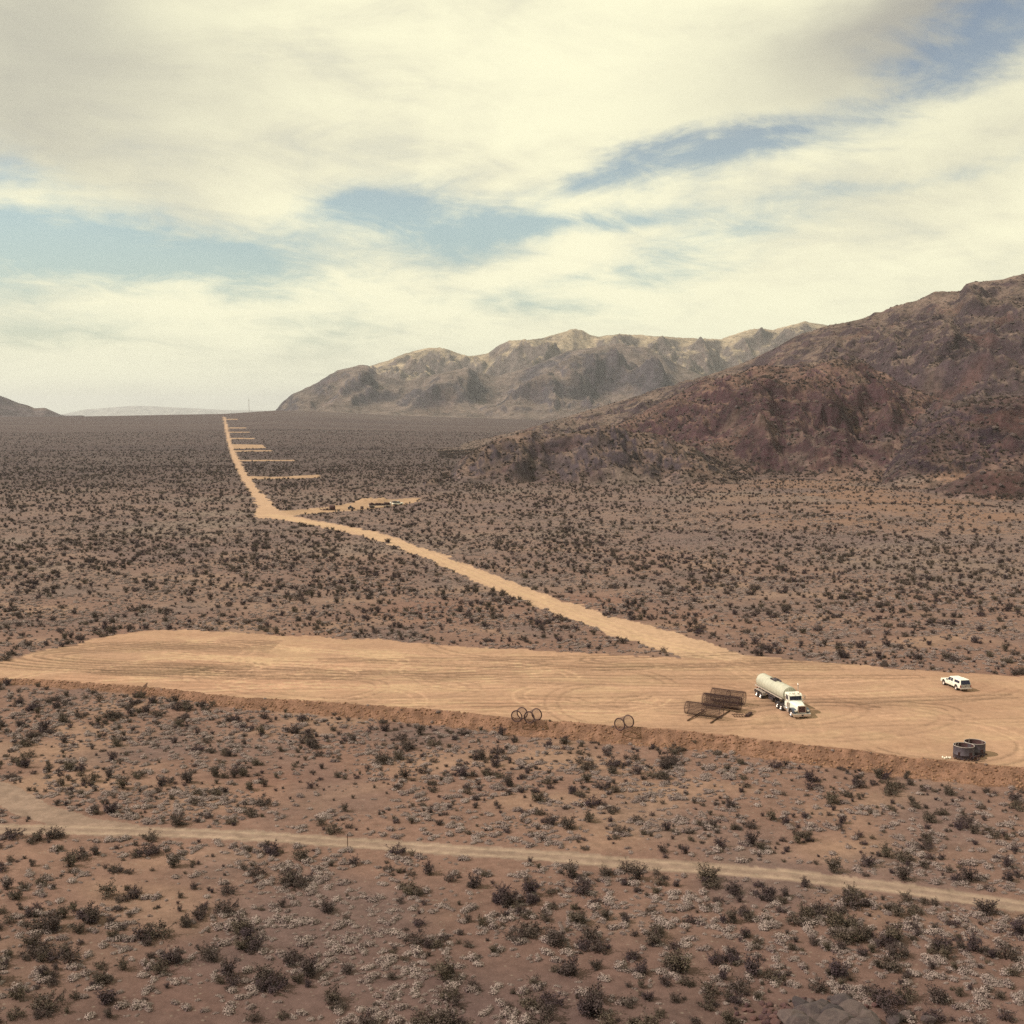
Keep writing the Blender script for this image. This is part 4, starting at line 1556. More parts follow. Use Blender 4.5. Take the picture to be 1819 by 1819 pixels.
GT = 'open steel tanks at the right end of the pad'
steel_tub('nearer left one of the two touching open steel tanks', 1711.5, 1345, 2.40, 1.55, [(1.9, 0.12), (2.5, 0.08)], GT, 4)
steel_tub('farther right one of the two touching open steel tanks', 1731.0, 1339, 2.45, 1.55, [(1.9, 0.16), (0.2, 0.03)], GT, 8)
ring_o = thing('fallen_rings', 'loose dark rings and bent plate lying against the steel tanks', 'scrap rings', (*hit(1733, 1351), gz(*hit(1733, 1351))), 0.3)
for i, (dx, tl_) in enumerate([(-0.35, 0.4), (0.05, 0.25), (0.4, -0.3)]):
    MB().torus((dx, 0.0, 0.34), (math.sin(tl_), math.cos(tl_), 0.25), 0.33, 0.045, 24, 6).build('ring', M_STEEL_IN if i != 1 else M_STEEL, ring_o)
for i, (u, v) in enumerate([(1674.5, 1346), (1678, 1347.2), (1681.5, 1347), (1685, 1346.6), (1688, 1347)]):
    x, y = hit(u, v)
    h_ = [0.30, 0.24, 0.34, 0.27, 0.32][i]
    jg = thing('white_jug', ['leftmost white jug in the row left of the steel tanks', 'second white jug from the left, the shortest in its row', 'middle white jug, the tallest in its row', 'fourth white jug from the left in its row',
                             'rightmost white jug in the row, nearest the steel tanks'][i], 'jug', (x, y, gz(x, y)), 0.3 * i, 'white jugs standing on the pad edge')
    MB().lathe((0, 0, 0), (0, 0, 1), [(0, 0.001), (0, 0.10), (h_ * 0.7, 0.11), (h_ * 0.88, 0.06), (h_ * 0.90, 0.035), (h_, 0.035), (h_, 0.001)], 14).build('bottle', M_PLASTIC, jg)
    MB().path([(0.06, 0, h_ * 0.88), (0.13, 0, h_ * 0.8), (0.12, 0, h_ * 0.55)], 0.014).build('handle', M_PLASTIC, jg)

# ------------------------------------------------------------------ the board at the pad edge, the stake by the track
x, y = hit(257, 1222)
pk = MB().quad((-0.75, 0, -0.25), (0.30, 0.25, 0.75), (0.42, 0.10, 0.72), (0.15, -0.25, -0.3), 0.05).build('leaning_board', M_TIMBER)
pk.location = (x, y, gz(x, y))
tag(pk, 'dark weathered board sticking up at the left part of the pad edge', 'board')
x, y = hit(617.5, 1505)
st = thing('marker_post', 'thin dark wooden marker post standing before the narrow track', 'post', (x, y, gz(x, y) - 0.05))
MB().box(-0.035, 0.035, -0.03, 0.03, 0, 1.42).build('stake', M_TIMBER, st)
MB().box(-0.05, 0.05, -0.035, 0.035, 1.36, 1.44).build('cap', M_TIMBER, st)

# ------------------------------------------------------------------ lattice mast on the horizon
cx_, cy_ = hit(442.5, 733.5)
mr2 = math.hypot(cx_, cy_)
if mr2 > 3600 or mr2 < 500:
    a_, e_ = azel(442.5, 732)
    cx_, cy_ = 3500 * math.sin(a_), 3500 * math.cos(a_)
mast = thing('lattice_mast', 'tall thin lattice mast on the skyline left of the mountain range', 'mast', (cx_, cy_, gz(cx_, cy_)))
a = MB()
MH = 40.0
for i in range(3):
    t = 2 * PI * i / 3
    a.tube((1.1 * math.cos(t), 1.1 * math.sin(t), 0), (0.6 * math.cos(t), 0.6 * math.sin(t), MH), 0.16, seg=5)
a.build('legs', M_GREYP, mast)
b = MB()
n_ = 20
for j in range(n_):
    z0_, z1_ = MH * j / n_, MH * (j + 1) / n_
    q0, q1 = 1.1 - 0.5 * j / n_, 1.1 - 0.5 * (j + 1) / n_
    for i in range(3):
        t, t2 = 2 * PI * i / 3, 2 * PI * (i + 1) / 3
        b.tube((q0 * math.cos(t), q0 * math.sin(t), z0_), (q1 * math.cos(t2), q1 * math.sin(t2), z1_), 0.07, seg=4)
b.build('lattice', M_GREYP, mast)
MB().tube((0, 0, MH - 3), (0, 0, MH + 4), 0.14).box(-1.3, 1.3, -0.2, 0.2, MH - 3.2, MH - 1.2).build('antenna_head', M_GREYP, mast)

# ------------------------------------------------------------------ the far work site on the side clearing
sx, sy = hit(573, 906)
cg = thing('upright_hoop_frame', 'thin round hoop frame standing on the far clearing, left end', 'hoop frame', (sx, sy, gz(sx, sy)), 0.2)
MB().torus((0, 0, 1.35), (0.15, 1, 0.0), 1.3, 0.09, 28, 6).build('hoop', M_REBAR, cg)
MB().torus((1.3, 2.0, 1.35), (0.15, 1, 0.0), 1.3, 0.07, 28, 6).build('hoop', M_REBAR, cg)
MB().tube((-1.3, 0, 0.2), (-0.1, 2.0, 0.2), 0.07).tube((1.2, 0, 0.2), (2.5, 2.0, 0.2), 0.07).tube((0, 0, 2.65), (1.3, 2.0, 2.65), 0.06).build('rail', M_REBAR, cg)
x, y = hit(590, 906)
tk = thing('steel_tank', 'dark steel tank with a low skid on the far clearing, by the hoops', 'tank', (x, y, gz(x, y)), 0.1)
MB().lathe((-1.2, 0, 1.2), (1, 0, 0), [(0, 0.001), (0, 0.9), (0.15, 1.0), (2.4, 1.0), (2.55, 0.9), (2.55, 0.001)], 20).build('shell', M_STEEL_IN, tk)
MB().box(-4.0, 1.6, -0.8, 0.8, 0.0, 0.35).box(-2.6, -1.6, -0.5, 0.5, 0.35, 0.85).build('skid', M_REBAR, tk)


def far_vehicle(name, label, cat, u, v, rz, kind_):
    x_, y_ = hit(u, v)
    o_ = thing(name, label, cat, (x_, y_, gz(x_, y_)), rz)
    if kind_ == 'loader':
        MB().box(-1.3, 1.2, -0.8, 0.8, 0.45, 1.15, 0.1, 0.1).build('body', M_FRAME, o_, 0.05)
        MB().box(-0.6, 0.4, -0.65, 0.65, 1.15, 1.75, 0.12, 0.1).build('cab', M_GLASS, o_)
        MB().prism([(1.2, 0.3), (1.9, 0.1), (2.0, 0.6), (1.3, 0.8)], -0.8, 0.8).build('bucket', M_TIMBER, o_)
        for xx in (-0.8, 0.8):
            for s in (-1, 1):
                wheel(o_, xx, s * 0.85, 0.42, 0.3, s, M_FRAME)
    if kind_ == 'flatbed':
        MB().box(-5.2, 5.0, -1.2, 1.2, 0.95, 1.15).build('deck', M_ALU, o_)
        ld_ = random.Random(9)
        xx = -4.9
        while xx < 4.2:
            w2 = ld_.uniform(0.5, 1.0)
            MB().box(xx, xx + w2, -1.0, 1.0, 1.15, 1.15 + ld_.uniform(0.7, 1.3)).build('load_block', M_REBAR, o_)
            xx += w2 + 0.06
        MB().box(4.75, 4.95, -1.2, 1.2, 1.15, 2.5).build('headboard', M_WHITE, o_)
        for xx in (-4.2, -3.1, 3.4):
            for s in (-1, 1):
                wheel(o_, xx, s * 1.0, 0.48, 0.32, s, M_FRAME)
    if kind_ == 'truck':
        MB().box(-2.4, 2.6, -0.95, 0.95, 0.55, 1.15).build('body', M_WHITE, o_, 0.05)
        MB().box(-0.4, 1.2, -0.85, 0.85, 1.15, 1.85, 0.15, 0.12, 0.4).build('cab', M_GLASS, o_)
        MB().box(-0.2, 0.75, -0.74, 0.74, 1.85, 1.92).build('roof', M_WHITE, o_)
        for xx in (-1.5, 1.7):
            for s in (-1, 1):
                wheel(o_, xx, s * 0.85, 0.40, 0.25, s, M_FRAME)
        MB().box(-2.3, -0.5, -0.85, 0.85, 1.15, 1.9).build('cargo', M_FRAME, o_)


far_vehicle('skid_loader', 'small dark skid loader on the far clearing, right of the dark tank', 'loader', 623, 905, 0.15, 'loader')
far_vehicle('flatbed_trailer', 'long white flatbed trailer loaded with dark blocks, far clearing', 'trailer', 675, 902, 0.32, 'flatbed')
far_vehicle('work_truck', 'white work truck with dark load near the far clearing end', 'truck', 706, 897.5, 0.5, 'truck')
x, y = hit(643, 904)
dr = thing('steel_drum', 'single short dark drum between the loader and the flatbed trailer', 'drum', (x, y, gz(x, y)))
MB().lathe((0, 0, 0), (0, 0, 1), [(0, 0.001), (0, 0.7), (1.1, 0.7), (1.1, 0.001)], 18).build('shell', M_REBAR, dr)
MB().torus((0, 0, 1.1), (0, 0, 1), 0.7, 0.06, 18, 6).build('rim', M_REBAR, dr)
x, y = hit(698, 897)
gp = thing('equipment_rack', 'grey open equipment rack standing left of the work truck', 'rack', (x, y, gz(x, y)), 0.4)
for xx in (-1, 1):
    for yy in (-0.6, 0.6):
        MB().box(xx - 0.07, xx + 0.07, yy - 0.07, yy + 0.07, 0, 1.9).build('post', M_GREYP, gp)
MB().box(-1.1, 1.1, -0.7, 0.7, 1.0, 1.1).box(-1.1, 1.1, -0.7, 0.7, 1.9, 1.98).build('shelf', M_GREYP, gp)


for o_ in [o_ for o_ in COL.objects if o_.type == 'MESH' and o_.parent and o_.name.split('.')[0] in
           ('strap', 'mirror_bracket', 'trailer_frame', 'door_handle', 'brace', 'weld_band', 'hose_tube', 'side_rail', 'landing_gear', 'ladder', 'rail', 'antenna', 'skid', 'door_panel')]:
    split_loose(o_)

# ------------------------------------------------------------------ shrubs
def leaf_material(name, col, col2, rough=0.85, trans=0.0):
    m_, t, b = mat_new(name)
    oi = t.new('ShaderNodeObjectInfo')
    geo = t.new('ShaderNodeNewGeometry')
    n = t.noise(geo.outputs['Position'], 2.2, 3, 0.6)
    f = t.m('ADD', t.m('MULTIPLY', oi.outputs['Random'], 0.6), t.m('MULTIPLY', n, 0.5))
    c = t.mix(t.ramp(f, 0.2, 0.9, 0, 1, False), c4(*col), c4(*col2))
    t.l.new(c, b.inputs['Base Color'])
    b.inputs['Roughness'].default_value = rough
    b.inputs['Specular IOR Level'].default_value = 0.15
    return m_


M_CREO = leaf_material('creosote_leaf', (0.044, 0.029, 0.038), (0.092, 0.073, 0.053))
M_TWIG = leaf_material('dark_twig', (0.048, 0.028, 0.036), (0.080, 0.052, 0.048))
M_BURS = leaf_material('pale_bursage', (0.315, 0.252, 0.236), (0.190, 0.146, 0.138))
M_BURS2 = leaf_material('bursage_shaded_core', (0.110, 0.080, 0.078), (0.075, 0.052, 0.055))


def cards(n, fn, size, rs, aspect=1.0, ruffle=0.55):
    vs = []
    fs = []
    for i in range(n):
        p, nrm = fn(rs)
        d = Vector((rs.gauss(0, 1), rs.gauss(0, 1), rs.gauss(0, 1)))
        nrm = (Vector(nrm) + d * ruffle).normalized()
        a = nrm.orthogonal().normalized()
        b_ = nrm.cross(a)
        t = rs.uniform(0, 2 * PI)
        u_ = (a * math.cos(t) + b_ * math.sin(t)) * size * rs.uniform(0.6, 1.3)
        v_ = (b_ * math.cos(t) - a * math.sin(t)) * size * rs.uniform(0.6, 1.3) * aspect
        P_ = Vector(p)
        o_ = len(vs)
        vs += [P_ - u_, P_ + v_ * 0.6, P_ + u_, P_ - v_ * 0.6]
        fs.append((o_, o_ + 1, o_ + 2, o_ + 3))
    return vs, fs


def creosote(seed, spread, dens, tall):
    """unit shrub about 1 m tall with a fan of stems and leaf tufts at their ends"""
    rs = random.Random(seed)
    stems = MB()
    tips = []
    for i in range(rs.randint(11, 15)):
        az_ = rs.uniform(0, 2 * PI)
        lean = rs.uniform(0.1, 1.0) * spread
        h_ = rs.uniform(0.62, 1.05) * tall
        mid_ = Vector((math.cos(az_) * lean * 0.30, math.sin(az_) * lean * 0.30, h_ * 0.45))
        top = Vector((math.cos(az_) * lean * 0.72, math.sin(az_) * lean * 0.72, h_ * (1 - 0.25 * lean)))
        stems.tube((0.03 * math.cos(az_), 0.03 * math.sin(az_), -0.05), mid_, 0.016, 0.011, 3, False)
        stems.tube(mid_, top, 0.011, 0.005, 3, False)
        tips.append((mid_, top))
        for _ in range(2):
            az2 = az_ + rs.uniform(-0.8, 0.8)
            t2 = mid_.lerp(top, rs.uniform(0.2, 0.7)) + Vector((math.cos(az2) * 0.22, math.sin(az2) * 0.22, rs.uniform(0.05, 0.25)))
            stems.tube(mid_.lerp(top, 0.3), t2, 0.008, 0.004, 3, False)
            tips.append((mid_.lerp(top, 0.3), t2))

    lobes = [(0, 0, 0.30, 0.36)]
    for i in range(rs.randint(6, 8)):
        t = rs.uniform(0, 2 * PI)
        q_ = rs.uniform(0.18, 0.46) * spread
        lobes.append((q_ * math.cos(t), q_ * math.sin(t), rs.uniform(0.20, 0.62 - 0.45 * q_) * tall, rs.uniform(0.17, 0.30)))

    def fn(r_):
        if r_.random() < 0.74:
            lx, ly, lz, lr = r_.choice(lobes)
            d_ = Vector((r_.gauss(0, 1), r_.gauss(0, 1), r_.gauss(0, 1))).normalized() * lr * r_.uniform(0.35, 1.08)
            p = Vector((lx, ly, lz)) + d_
        else:
            a_, b_ = r_.choice(tips)
            p = a_.lerp(b_, r_.uniform(0.3, 1.1)) + Vector((r_.gauss(0, 0.045), r_.gauss(0, 0.045), r_.gauss(0, 0.05)))
        if p.z < 0.03:
            p.z = r_.uniform(0.02, 0.16)
        return p, (p.x, p.y, 0.6)
    vs, fs = cards(dens, fn, 0.050, rs)
    fol = MB().add(vs, fs)
    return fol, stems


def bursage(seed, flat=0.55):
    rs = random.Random(seed)
    lobes = [(rs.uniform(-0.22, 0.22), rs.uniform(-0.22, 0.22), rs.uniform(0.26, 0.38)) for _ in range(4)]

    def fn(r_):
        lx, ly, lr = r_.choice(lobes)
        a_ = r_.uniform(0, 2 * PI)
        el = math.asin(r_.uniform(0.12, 1) ** 0.8)
        rad = lr * r_.uniform(0.75, 1.06)
        n_ = Vector((math.cos(a_) * math.cos(el), math.sin(a_) * math.cos(el), math.sin(el)))
        p = Vector((lx, ly, 0)) + Vector((n_.x * rad, n_.y * rad, n_.z * rad * flat * 1.7 + 0.02))
        return p, n_
    vs, fs = cards(210, fn, 0.046, rs, 1.0, 0.32)
    top = MB().add(vs, fs)
    # dark core: colours in the dome's shaded underside
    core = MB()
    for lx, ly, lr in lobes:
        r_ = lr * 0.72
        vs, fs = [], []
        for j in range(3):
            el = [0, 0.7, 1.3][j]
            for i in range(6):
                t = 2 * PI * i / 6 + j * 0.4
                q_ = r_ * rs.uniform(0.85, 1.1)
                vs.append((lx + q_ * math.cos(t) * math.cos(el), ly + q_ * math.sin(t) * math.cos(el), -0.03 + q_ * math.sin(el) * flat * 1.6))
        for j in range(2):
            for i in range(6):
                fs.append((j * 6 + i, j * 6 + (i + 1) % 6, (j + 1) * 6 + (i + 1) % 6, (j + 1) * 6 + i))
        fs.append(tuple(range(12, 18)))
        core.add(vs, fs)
    return top, core


FORMS = [('rounded', 0.8, 0.95), ('spreading', 1.15, 0.78), ('upright', 0.6, 1.12), ('ragged', 0.95, 0.88)]
creo = []
for i, (nm, sp_, tl_) in enumerate(FORMS):
    f_, s_ = creosote(40 + i, sp_, 760 if i != 3 else 480, tl_)
    creo.append((nm, f_.mesh('foliage', M_CREO), s_.mesh('branches', M_TWIG)))
burs = []
for i in range(4):
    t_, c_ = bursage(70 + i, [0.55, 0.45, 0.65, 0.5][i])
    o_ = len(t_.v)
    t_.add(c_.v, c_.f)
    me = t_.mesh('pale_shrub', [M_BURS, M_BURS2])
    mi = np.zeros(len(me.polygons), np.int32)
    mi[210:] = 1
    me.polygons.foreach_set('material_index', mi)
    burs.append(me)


def joined(name, fm, sm):
    """foliage and branches of one form as a single mesh, for the mass of far shrubs"""
    v = [tuple(p.co) for p in fm.vertices] + [tuple(p.co) for p in sm.vertices]
    n0 = len(fm.vertices)
    f = [tuple(p.vertices) for p in fm.polygons] + [tuple(i + n0 for i in p.vertices) for p in sm.polygons]
    me_ = bpy.data.meshes.new(name)
    me_.from_pydata(v, [], f)
    me_.materials.append(M_CREO)
    me_.materials.append(M_TWIG)
    mi_ = np.zeros(len(f), np.int32)
    mi_[len(fm.polygons):] = 1
    me_.polygons.foreach_set('material_index', mi_)
    me_.update()
    return me_


def scatter(n, r0_, r1_, a_lim=0.56, power=2.0):
    u_ = rng.random(n)
    r = (r0_ ** power + u_ * (r1_ ** power - r0_ ** power)) ** (1 / power)
    a_ = (rng.random(n) * 2 - 1) * a_lim
    x_ = r * np.sin(a_)
    y_ = r * np.cos(a_)
    return x_, y_, r, a_


ALIM = 0.535


def area(r0_, r1_):
    return ALIM * (r1_ ** 2 - r0_ ** 2)


def blocked(x_, y_, r):
    """keeps cleared ground clear: tests the exact outlines, since a shrub stands beside a road, not on its ragged rim"""
    z_, cls, sl_ = ground_z(x_, y_)
    bad = (cls == 1) | (cls == 2) | (cls == 3) | (cls == 5)
    return z_, cls, sl_, bad


def clear_strip(x_, y_):
    ox_, oy_ = hit(1450, 1815)
    rockfree = ((x_ - ox_) / 5.2) ** 2 + ((y_ - oy_) / 4.0) ** 2 < 1
    d = np.abs(dist_line(x_, y_, TRACK_C)) < 1.9
    d |= np.abs(dist_line(x_, y_, FORK_C)) < 2.0
    d |= rockfree
    return d


allD = []
for (r0_, r1_, dn, smin, smax) in [(66, 104, 0.26, 0.7, 1.8), (104, 170, 0.15, 0.6, 1.65), (170, 420, 0.13, 0.6, 1.6), (66, 240, 0.20, 0.32, 0.62), (240, 420, 0.10, 0.4, 0.7), (420, 1000, 0.080, 0.75, 1.7), (1000, 1500, 0.024, 0.9, 1.9), (1500, 2400, 0.009, 1.1, 2.0)]:
    n = int(area(r0_, r1_) * dn)
    x_, y_, r, a_ = scatter(n, r0_, r1_, ALIM)
    z_, cls, sl_, bad = blocked(x_, y_, r)
    patch = fbm(x_ / 38, y_ / 38 + 9, 3) + 0.5 * fbm(x_ / 9, y_ / 9, 2)
    keep = ~bad & (rng.random(n) < np.clip(0.66 + 1.0 * patch, 0.15, 1))
    hill = (cls >= 10)
    keep &= ~(hill & (sl_ > 0.95)) & ~(cls == 13) & ~(cls == 15)
    keep &= ~(hill & (rng.random(n) > 0.8))
    keep &= ~((cls == 4) & (rng.random(n) < 0.93))
    fanm = (a_ > 0.10) & (r > 380)
    keep &= ~(fanm & (rng.random(n) > 0.75))
    keep &= ~clear_strip(x_, y_)
    s_ = smin + (smax - smin) * rng.random(keep.sum()) ** 2.0
    s_ = np.where(fanm[keep], s_ * 0.92, s_)
    allD.append(np.stack([x_[keep], y_[keep], z_[keep], s_, rng.random(keep.sum()) * 2 * PI, rng.integers(0, 4, keep.sum())], 1))
# the lower slopes of the hills carry scattered shrubs
n = 75000
x_, y_, r, a_ = scatter(n, 560, 1400, ALIM)
z_, cls, sl_, bad = blocked(x_, y_, r)
keep = (cls >= 10) & (cls <= 12) & (sl_ < 0.62) & (rng.random(n) < np.clip(0.5 + 1.5 * fbm(x_ / 60, y_ / 60, 3), 0.05, 1))
allD.append(np.stack([x_[keep], y_[keep], z_[keep], 1.0 + 1.0 * rng.random(keep.sum()), rng.random(keep.sum()) * 6.28, rng.integers(0, 4, keep.sum())], 1))
D_ALL = np.concatenate(allD)
allB = []
for (r0_, r1_, dn) in [(66, 170, 1.75), (170, 300, 1.2), (300, 500, 0.8), (500, 850, 0.25)]:
    n = int(area(r0_, r1_) * dn)
    x_, y_, r, a_ = scatter(n, r0_, r1_, ALIM)
    z_, cls, sl_, bad = blocked(x_, y_, r)
    patch = fbm(x_ / 26 + 50, y_ / 20, 3) + 0.7 * fbm(x_ / 6, y_ / 6, 2)
    keep = ~bad & (rng.random(n) < np.clip(0.48 + 1.5 * patch, 0.05, 1)) & (cls < 13)
    keep &= ~((cls == 4) & (rng.random(n) < 0.95))
    keep &= ~((cls >= 10) & (rng.random(n) > 0.4))
    keep &= ~clear_strip(x_, y_)
    s_ = 0.42 + 0.95 * rng.random(keep.sum()) ** 2.4
    allB.append(np.stack([x_[keep], y_[keep], z_[keep], s_, rng.random(keep.sum()) * 2 * PI, rng.integers(0, 4, keep.sum())], 1))
B_ALL = np.concatenate(allB)


def to_px(x_, y_, z_):
    dz = z_ - CAMZ
    f_ = y_ * math.cos(PITCH) - dz * math.sin(PITCH)
    up = y_ * math.sin(PITCH) + dz * math.cos(PITCH)
    return 909.5 + F * x_ / f_, 909.5 - F * up / f_, F / f_


def pick(arr, n):
    u_, v_, k_ = to_px(arr[:, 0], arr[:, 1], arr[:, 2] + 0.3 * arr[:, 3])
    vis = (u_ > 6) & (u_ < 1813) & (v_ < 1808)
    score = np.where(vis, arr[:, 3] * k_, -1)
    o_ = np.argsort(-score)[:n]
    m_ = np.zeros(len(arr), bool)
    m_[o_] = True
    return m_, u_, v_


TR_U = [-50, 0, 300, 700, 1000, 1400, 1600, 1819]
TR_V = [1468, 1471, 1479, 1501, 1523, 1554, 1578, 1612]
COLS = [(120, 'at the left edge'), (330, 'below the leaning board'), (520, 'left of the marker post'), (700, 'round the marker post'), (860, 'right of the marker post'),
        (1010, 'below the paired cylinders'), (1170, 'below the lone cylinder'), (1340, 'below the rebar cages'), (1500, 'below the tanker'), (1670, 'right of the tanker'), (9999, 'below the steel tanks')]
ORD = ['nearest'] + [w_ + ' nearest' for w_ in 'second third fourth fifth sixth seventh eighth ninth tenth eleventh twelfth thirteenth fourteenth fifteenth sixteenth seventeenth eighteenth nineteenth twentieth'.split()]


def zone(u_, v_):
    tv = np.interp(u_, TR_U, TR_V)
    row = 'at the very bottom' if v_ > 1765 else ('near the bottom' if v_ > 1715 else ('midway to the track' if v_ > 1662 else ('well before the track' if v_ > 1612 else 'before the track')) if v_ > tv else ('just behind the track' if v_ > tv - 75 else 'by the pad bank'))
    if v_ < 1170:
        row = 'beyond the pad'
    for lim, nm in COLS:
        if u_ < lim:
            return row + ' ' + nm
    return row


def give_labels(rows, sizer, noun):
    """rows: (u, v, scale, form) -> a label for each that tells it from its neighbours"""
    keyed = {}
    for i, (u_, v_, s_, fm) in enumerate(rows):
        keyed.setdefault((sizer(s_), fm, zone(u_, v_)), []).append(i)
    out = [''] * len(rows)
    for (sz, fm, zn), ids in keyed.items():
        ids.sort(key=lambda i: -rows[i][1])
        for k_, i in enumerate(ids):
            pre = '' if len(ids) == 1 else (ORD[min(k_, 19)] + ' ')
            out[i] = (pre + sz + ' ' + (fm + ' ' if fm else '') + noun + ' ' + zn).strip()
    return out


mD, uD, vD = pick(D_ALL, 300)
mB, uB, vB = pick(B_ALL, 300)
selD = D_ALL[mD]
labs = give_labels([(u_, v_, r_[3], FORMS[int(r_[5])][0]) for u_, v_, r_ in zip(uD[mD], vD[mD], selD)],
                   lambda s_: 'small' if s_ < 1.15 else ('mid-sized' if s_ < 1.45 else 'big'), 'dark shrub')
protos = []
for k_, row in enumerate(selD):
    x_, y_, z_, s_, rt, fi = row
    fi = int(fi)
    root = thing('dark_shrub', labs[k_], 'shrub', (x_, y_, z_ - 0.03), rt, 'dark desert shrubs of the foreground')
    root.scale = (s_ * 1.12, s_ * 1.12, s_)
    for nm, me in (('foliage', creo[fi][1]), ('branches', creo[fi][2])):
        c_ = bpy.data.objects.new(nm, me)
        COL.objects.link(c_)
        c_.parent = root
selB = B_ALL[mB]
labs = give_labels([(u_, v_, r_[3], '') for u_, v_, r_ in zip(uB[mB], vB[mB], selB)],
                   lambda s_: 'small' if s_ < 0.9 else ('mid-sized' if s_ < 1.12 else 'big'), 'pale shrub')
for k_, row in enumerate(selB):
    x_, y_, z_, s_, rt, fi = row
    o_ = bpy.data.objects.new('pale_shrub', burs[int(fi)])
    COL.objects.link(o_)
    o_.location = (x_, y_, z_ - 0.01)
    o_.rotation_euler = (0, 0, rt)
    o_.scale = (s_ * 1.15, s_ * 1.15, s_)
    tag(o_, labs[k_], 'shrub', 'pale mound shrubs of the foreground')


def instance_mass(name, arr, meshes, wide):
    """one object: points carrying scale, turn and form, geometry nodes place the shared meshes"""
    coll = bpy.data.collections.new(name + '_forms')
    for i, me in enumerate(meshes):
        o_ = bpy.data.objects.new(name + '_form_%d' % i, me)
        coll.objects.link(o_)
    me = bpy.data.meshes.new(name)
    me.vertices.add(len(arr))
    me.vertices.foreach_set('co', np.ascontiguousarray(arr[:, :3] - np.array([0, 0, 0.02]), dtype=np.float32).ravel())
    at = me.attributes.new('shrub_scale', 'FLOAT_VECTOR', 'POINT')
    sc = np.stack([arr[:, 3] * wide, arr[:, 3] * wide, arr[:, 3]], 1).astype(np.float32)
    at.data.foreach_set('vector', sc.ravel())
    at = me.attributes.new('shrub_turn', 'FLOAT_VECTOR', 'POINT')
    tv = np.zeros((len(arr), 3), np.float32)
    tv[:, 2] = arr[:, 4]
    at.data.foreach_set('vector', tv.ravel())
    at = me.attributes.new('shrub_form', 'INT', 'POINT')
    at.data.foreach_set('value', arr[:, 5].astype(np.int32))
    o_ = bpy.data.objects.new(name, me)
    COL.objects.link(o_)
    o_['kind'] = 'stuff'
    ng = bpy.data.node_groups.new(name + '_nodes', 'GeometryNodeTree')
    ng.interface.new_socket('Geometry', in_out='INPUT', socket_type='NodeSocketGeometry')
    ng.interface.new_socket('Geometry', in_out='OUTPUT', socket_type='NodeSocketGeometry')
    N, L_ = ng.nodes, ng.links
    gi = N.new('NodeGroupInput')
    go = N.new('NodeGroupOutput')
    ci = N.new('GeometryNodeCollectionInfo')
    ci.inputs['Collection'].default_value = coll
    ci.inputs['Separate Children'].default_value = True
    ci.inputs['Reset Children'].default_value = True
    ip = N.new('GeometryNodeInstanceOnPoints')
    ip.inputs['Pick Instance'].default_value = True

    def named(nm, typ):
        n_ = N.new('GeometryNodeInputNamedAttribute')
        n_.data_type = typ
        n_.inputs['Name'].default_value = nm
        return [s for s in n_.outputs if s.enabled and s.name == 'Attribute'][0]
    L_.new(gi.outputs[0], ip.inputs['Points'])
    L_.new(ci.outputs[0], ip.inputs['Instance'])
    L_.new(named('shrub_scale', 'FLOAT_VECTOR'), ip.inputs['Scale'])
    e2r = N.new('FunctionNodeEulerToRotation')
    L_.new(named('shrub_turn', 'FLOAT_VECTOR'), e2r.inputs[0])
    L_.new(e2r.outputs[0], ip.inputs['Rotation'])
    L_.new(named('shrub_form', 'INT'), ip.inputs['Instance Index'])
    L_.new(ip.outputs[0], go.inputs[0])
    md = o_.modifiers.new('placed', 'NODES')
    md.node_group = ng
    return o_


instance_mass('dark_scrub', D_ALL[~mD], [joined('scrub_form', a_[1], a_[2]) for a_ in creo], 1.12)
instance_mass('pale_scrub', B_ALL[~mB], burs, 1.15)

# ------------------------------------------------------------------ stones
def stone_mesh(seed, name, mat, cuts=7):
    rs = random.Random(seed)
    import bmesh
    bm = bmesh.new()
    bmesh.ops.create_icosphere(bm, subdivisions=2, radius=1.0)
    for _ in range(cuts):
        n_ = Vector((rs.gauss(0, 1), rs.gauss(0, 1), rs.gauss(0, 0.8))).normalized()
        d = rs.uniform(0.55, 0.88)
        for v in bm.verts:
            k_ = v.co.dot(n_) - d
            if k_ > 0:
                v.co -= n_ * k_
    for v in bm.verts:
        v.co += Vector((rs.gauss(0, 1), rs.gauss(0, 1), rs.gauss(0, 1))) * 0.045
        v.co.z *= 0.75
    me = bpy.data.meshes.new(name)
    bm.to_mesh(me)
    bm.free()
    me.materials.append(mat)
    return me


def stone_mat(name, c1, c2):
    m_, t, b = mat_new(name)
    geo = t.new('ShaderNodeNewGeometry')
    oi = t.new('ShaderNodeObjectInfo')
    n = t.noise(geo.outputs['Position'], 1.6, 8, 0.7, 0.5)
    n2_ = t.noise(geo.outputs['Position'], 9, 6, 0.7)
    f = t.m('ADD', t.m('MULTIPLY', n, 0.7), t.m('MULTIPLY', oi.outputs['Random'], 0.3))
    c = t.mix(t.ramp(f, 0.35, 0.7, 0, 1), c4(*c1), c4(*c2))
    g = t.ramp(n2_, 0.3, 0.7, 0.7, 1.2, False)
    c = t.mix(1.0, c, t.comb(g, g, g), 'MULTIPLY')
    t.l.new(c, b.inputs['Base Color'])
    b.inputs['Roughness'].default_value = 0.92
    bm_ = t.new('ShaderNodeBump')
    bm_.inputs['Strength'].default_value = 0.9
    bm_.inputs['Distance'].default_value = 0.08
    t.l.new(t.m('ADD', n, n2_), bm_.inputs['Height'])
    t.l.new(bm_.outputs[0], b.inputs['Normal'])
    return m_


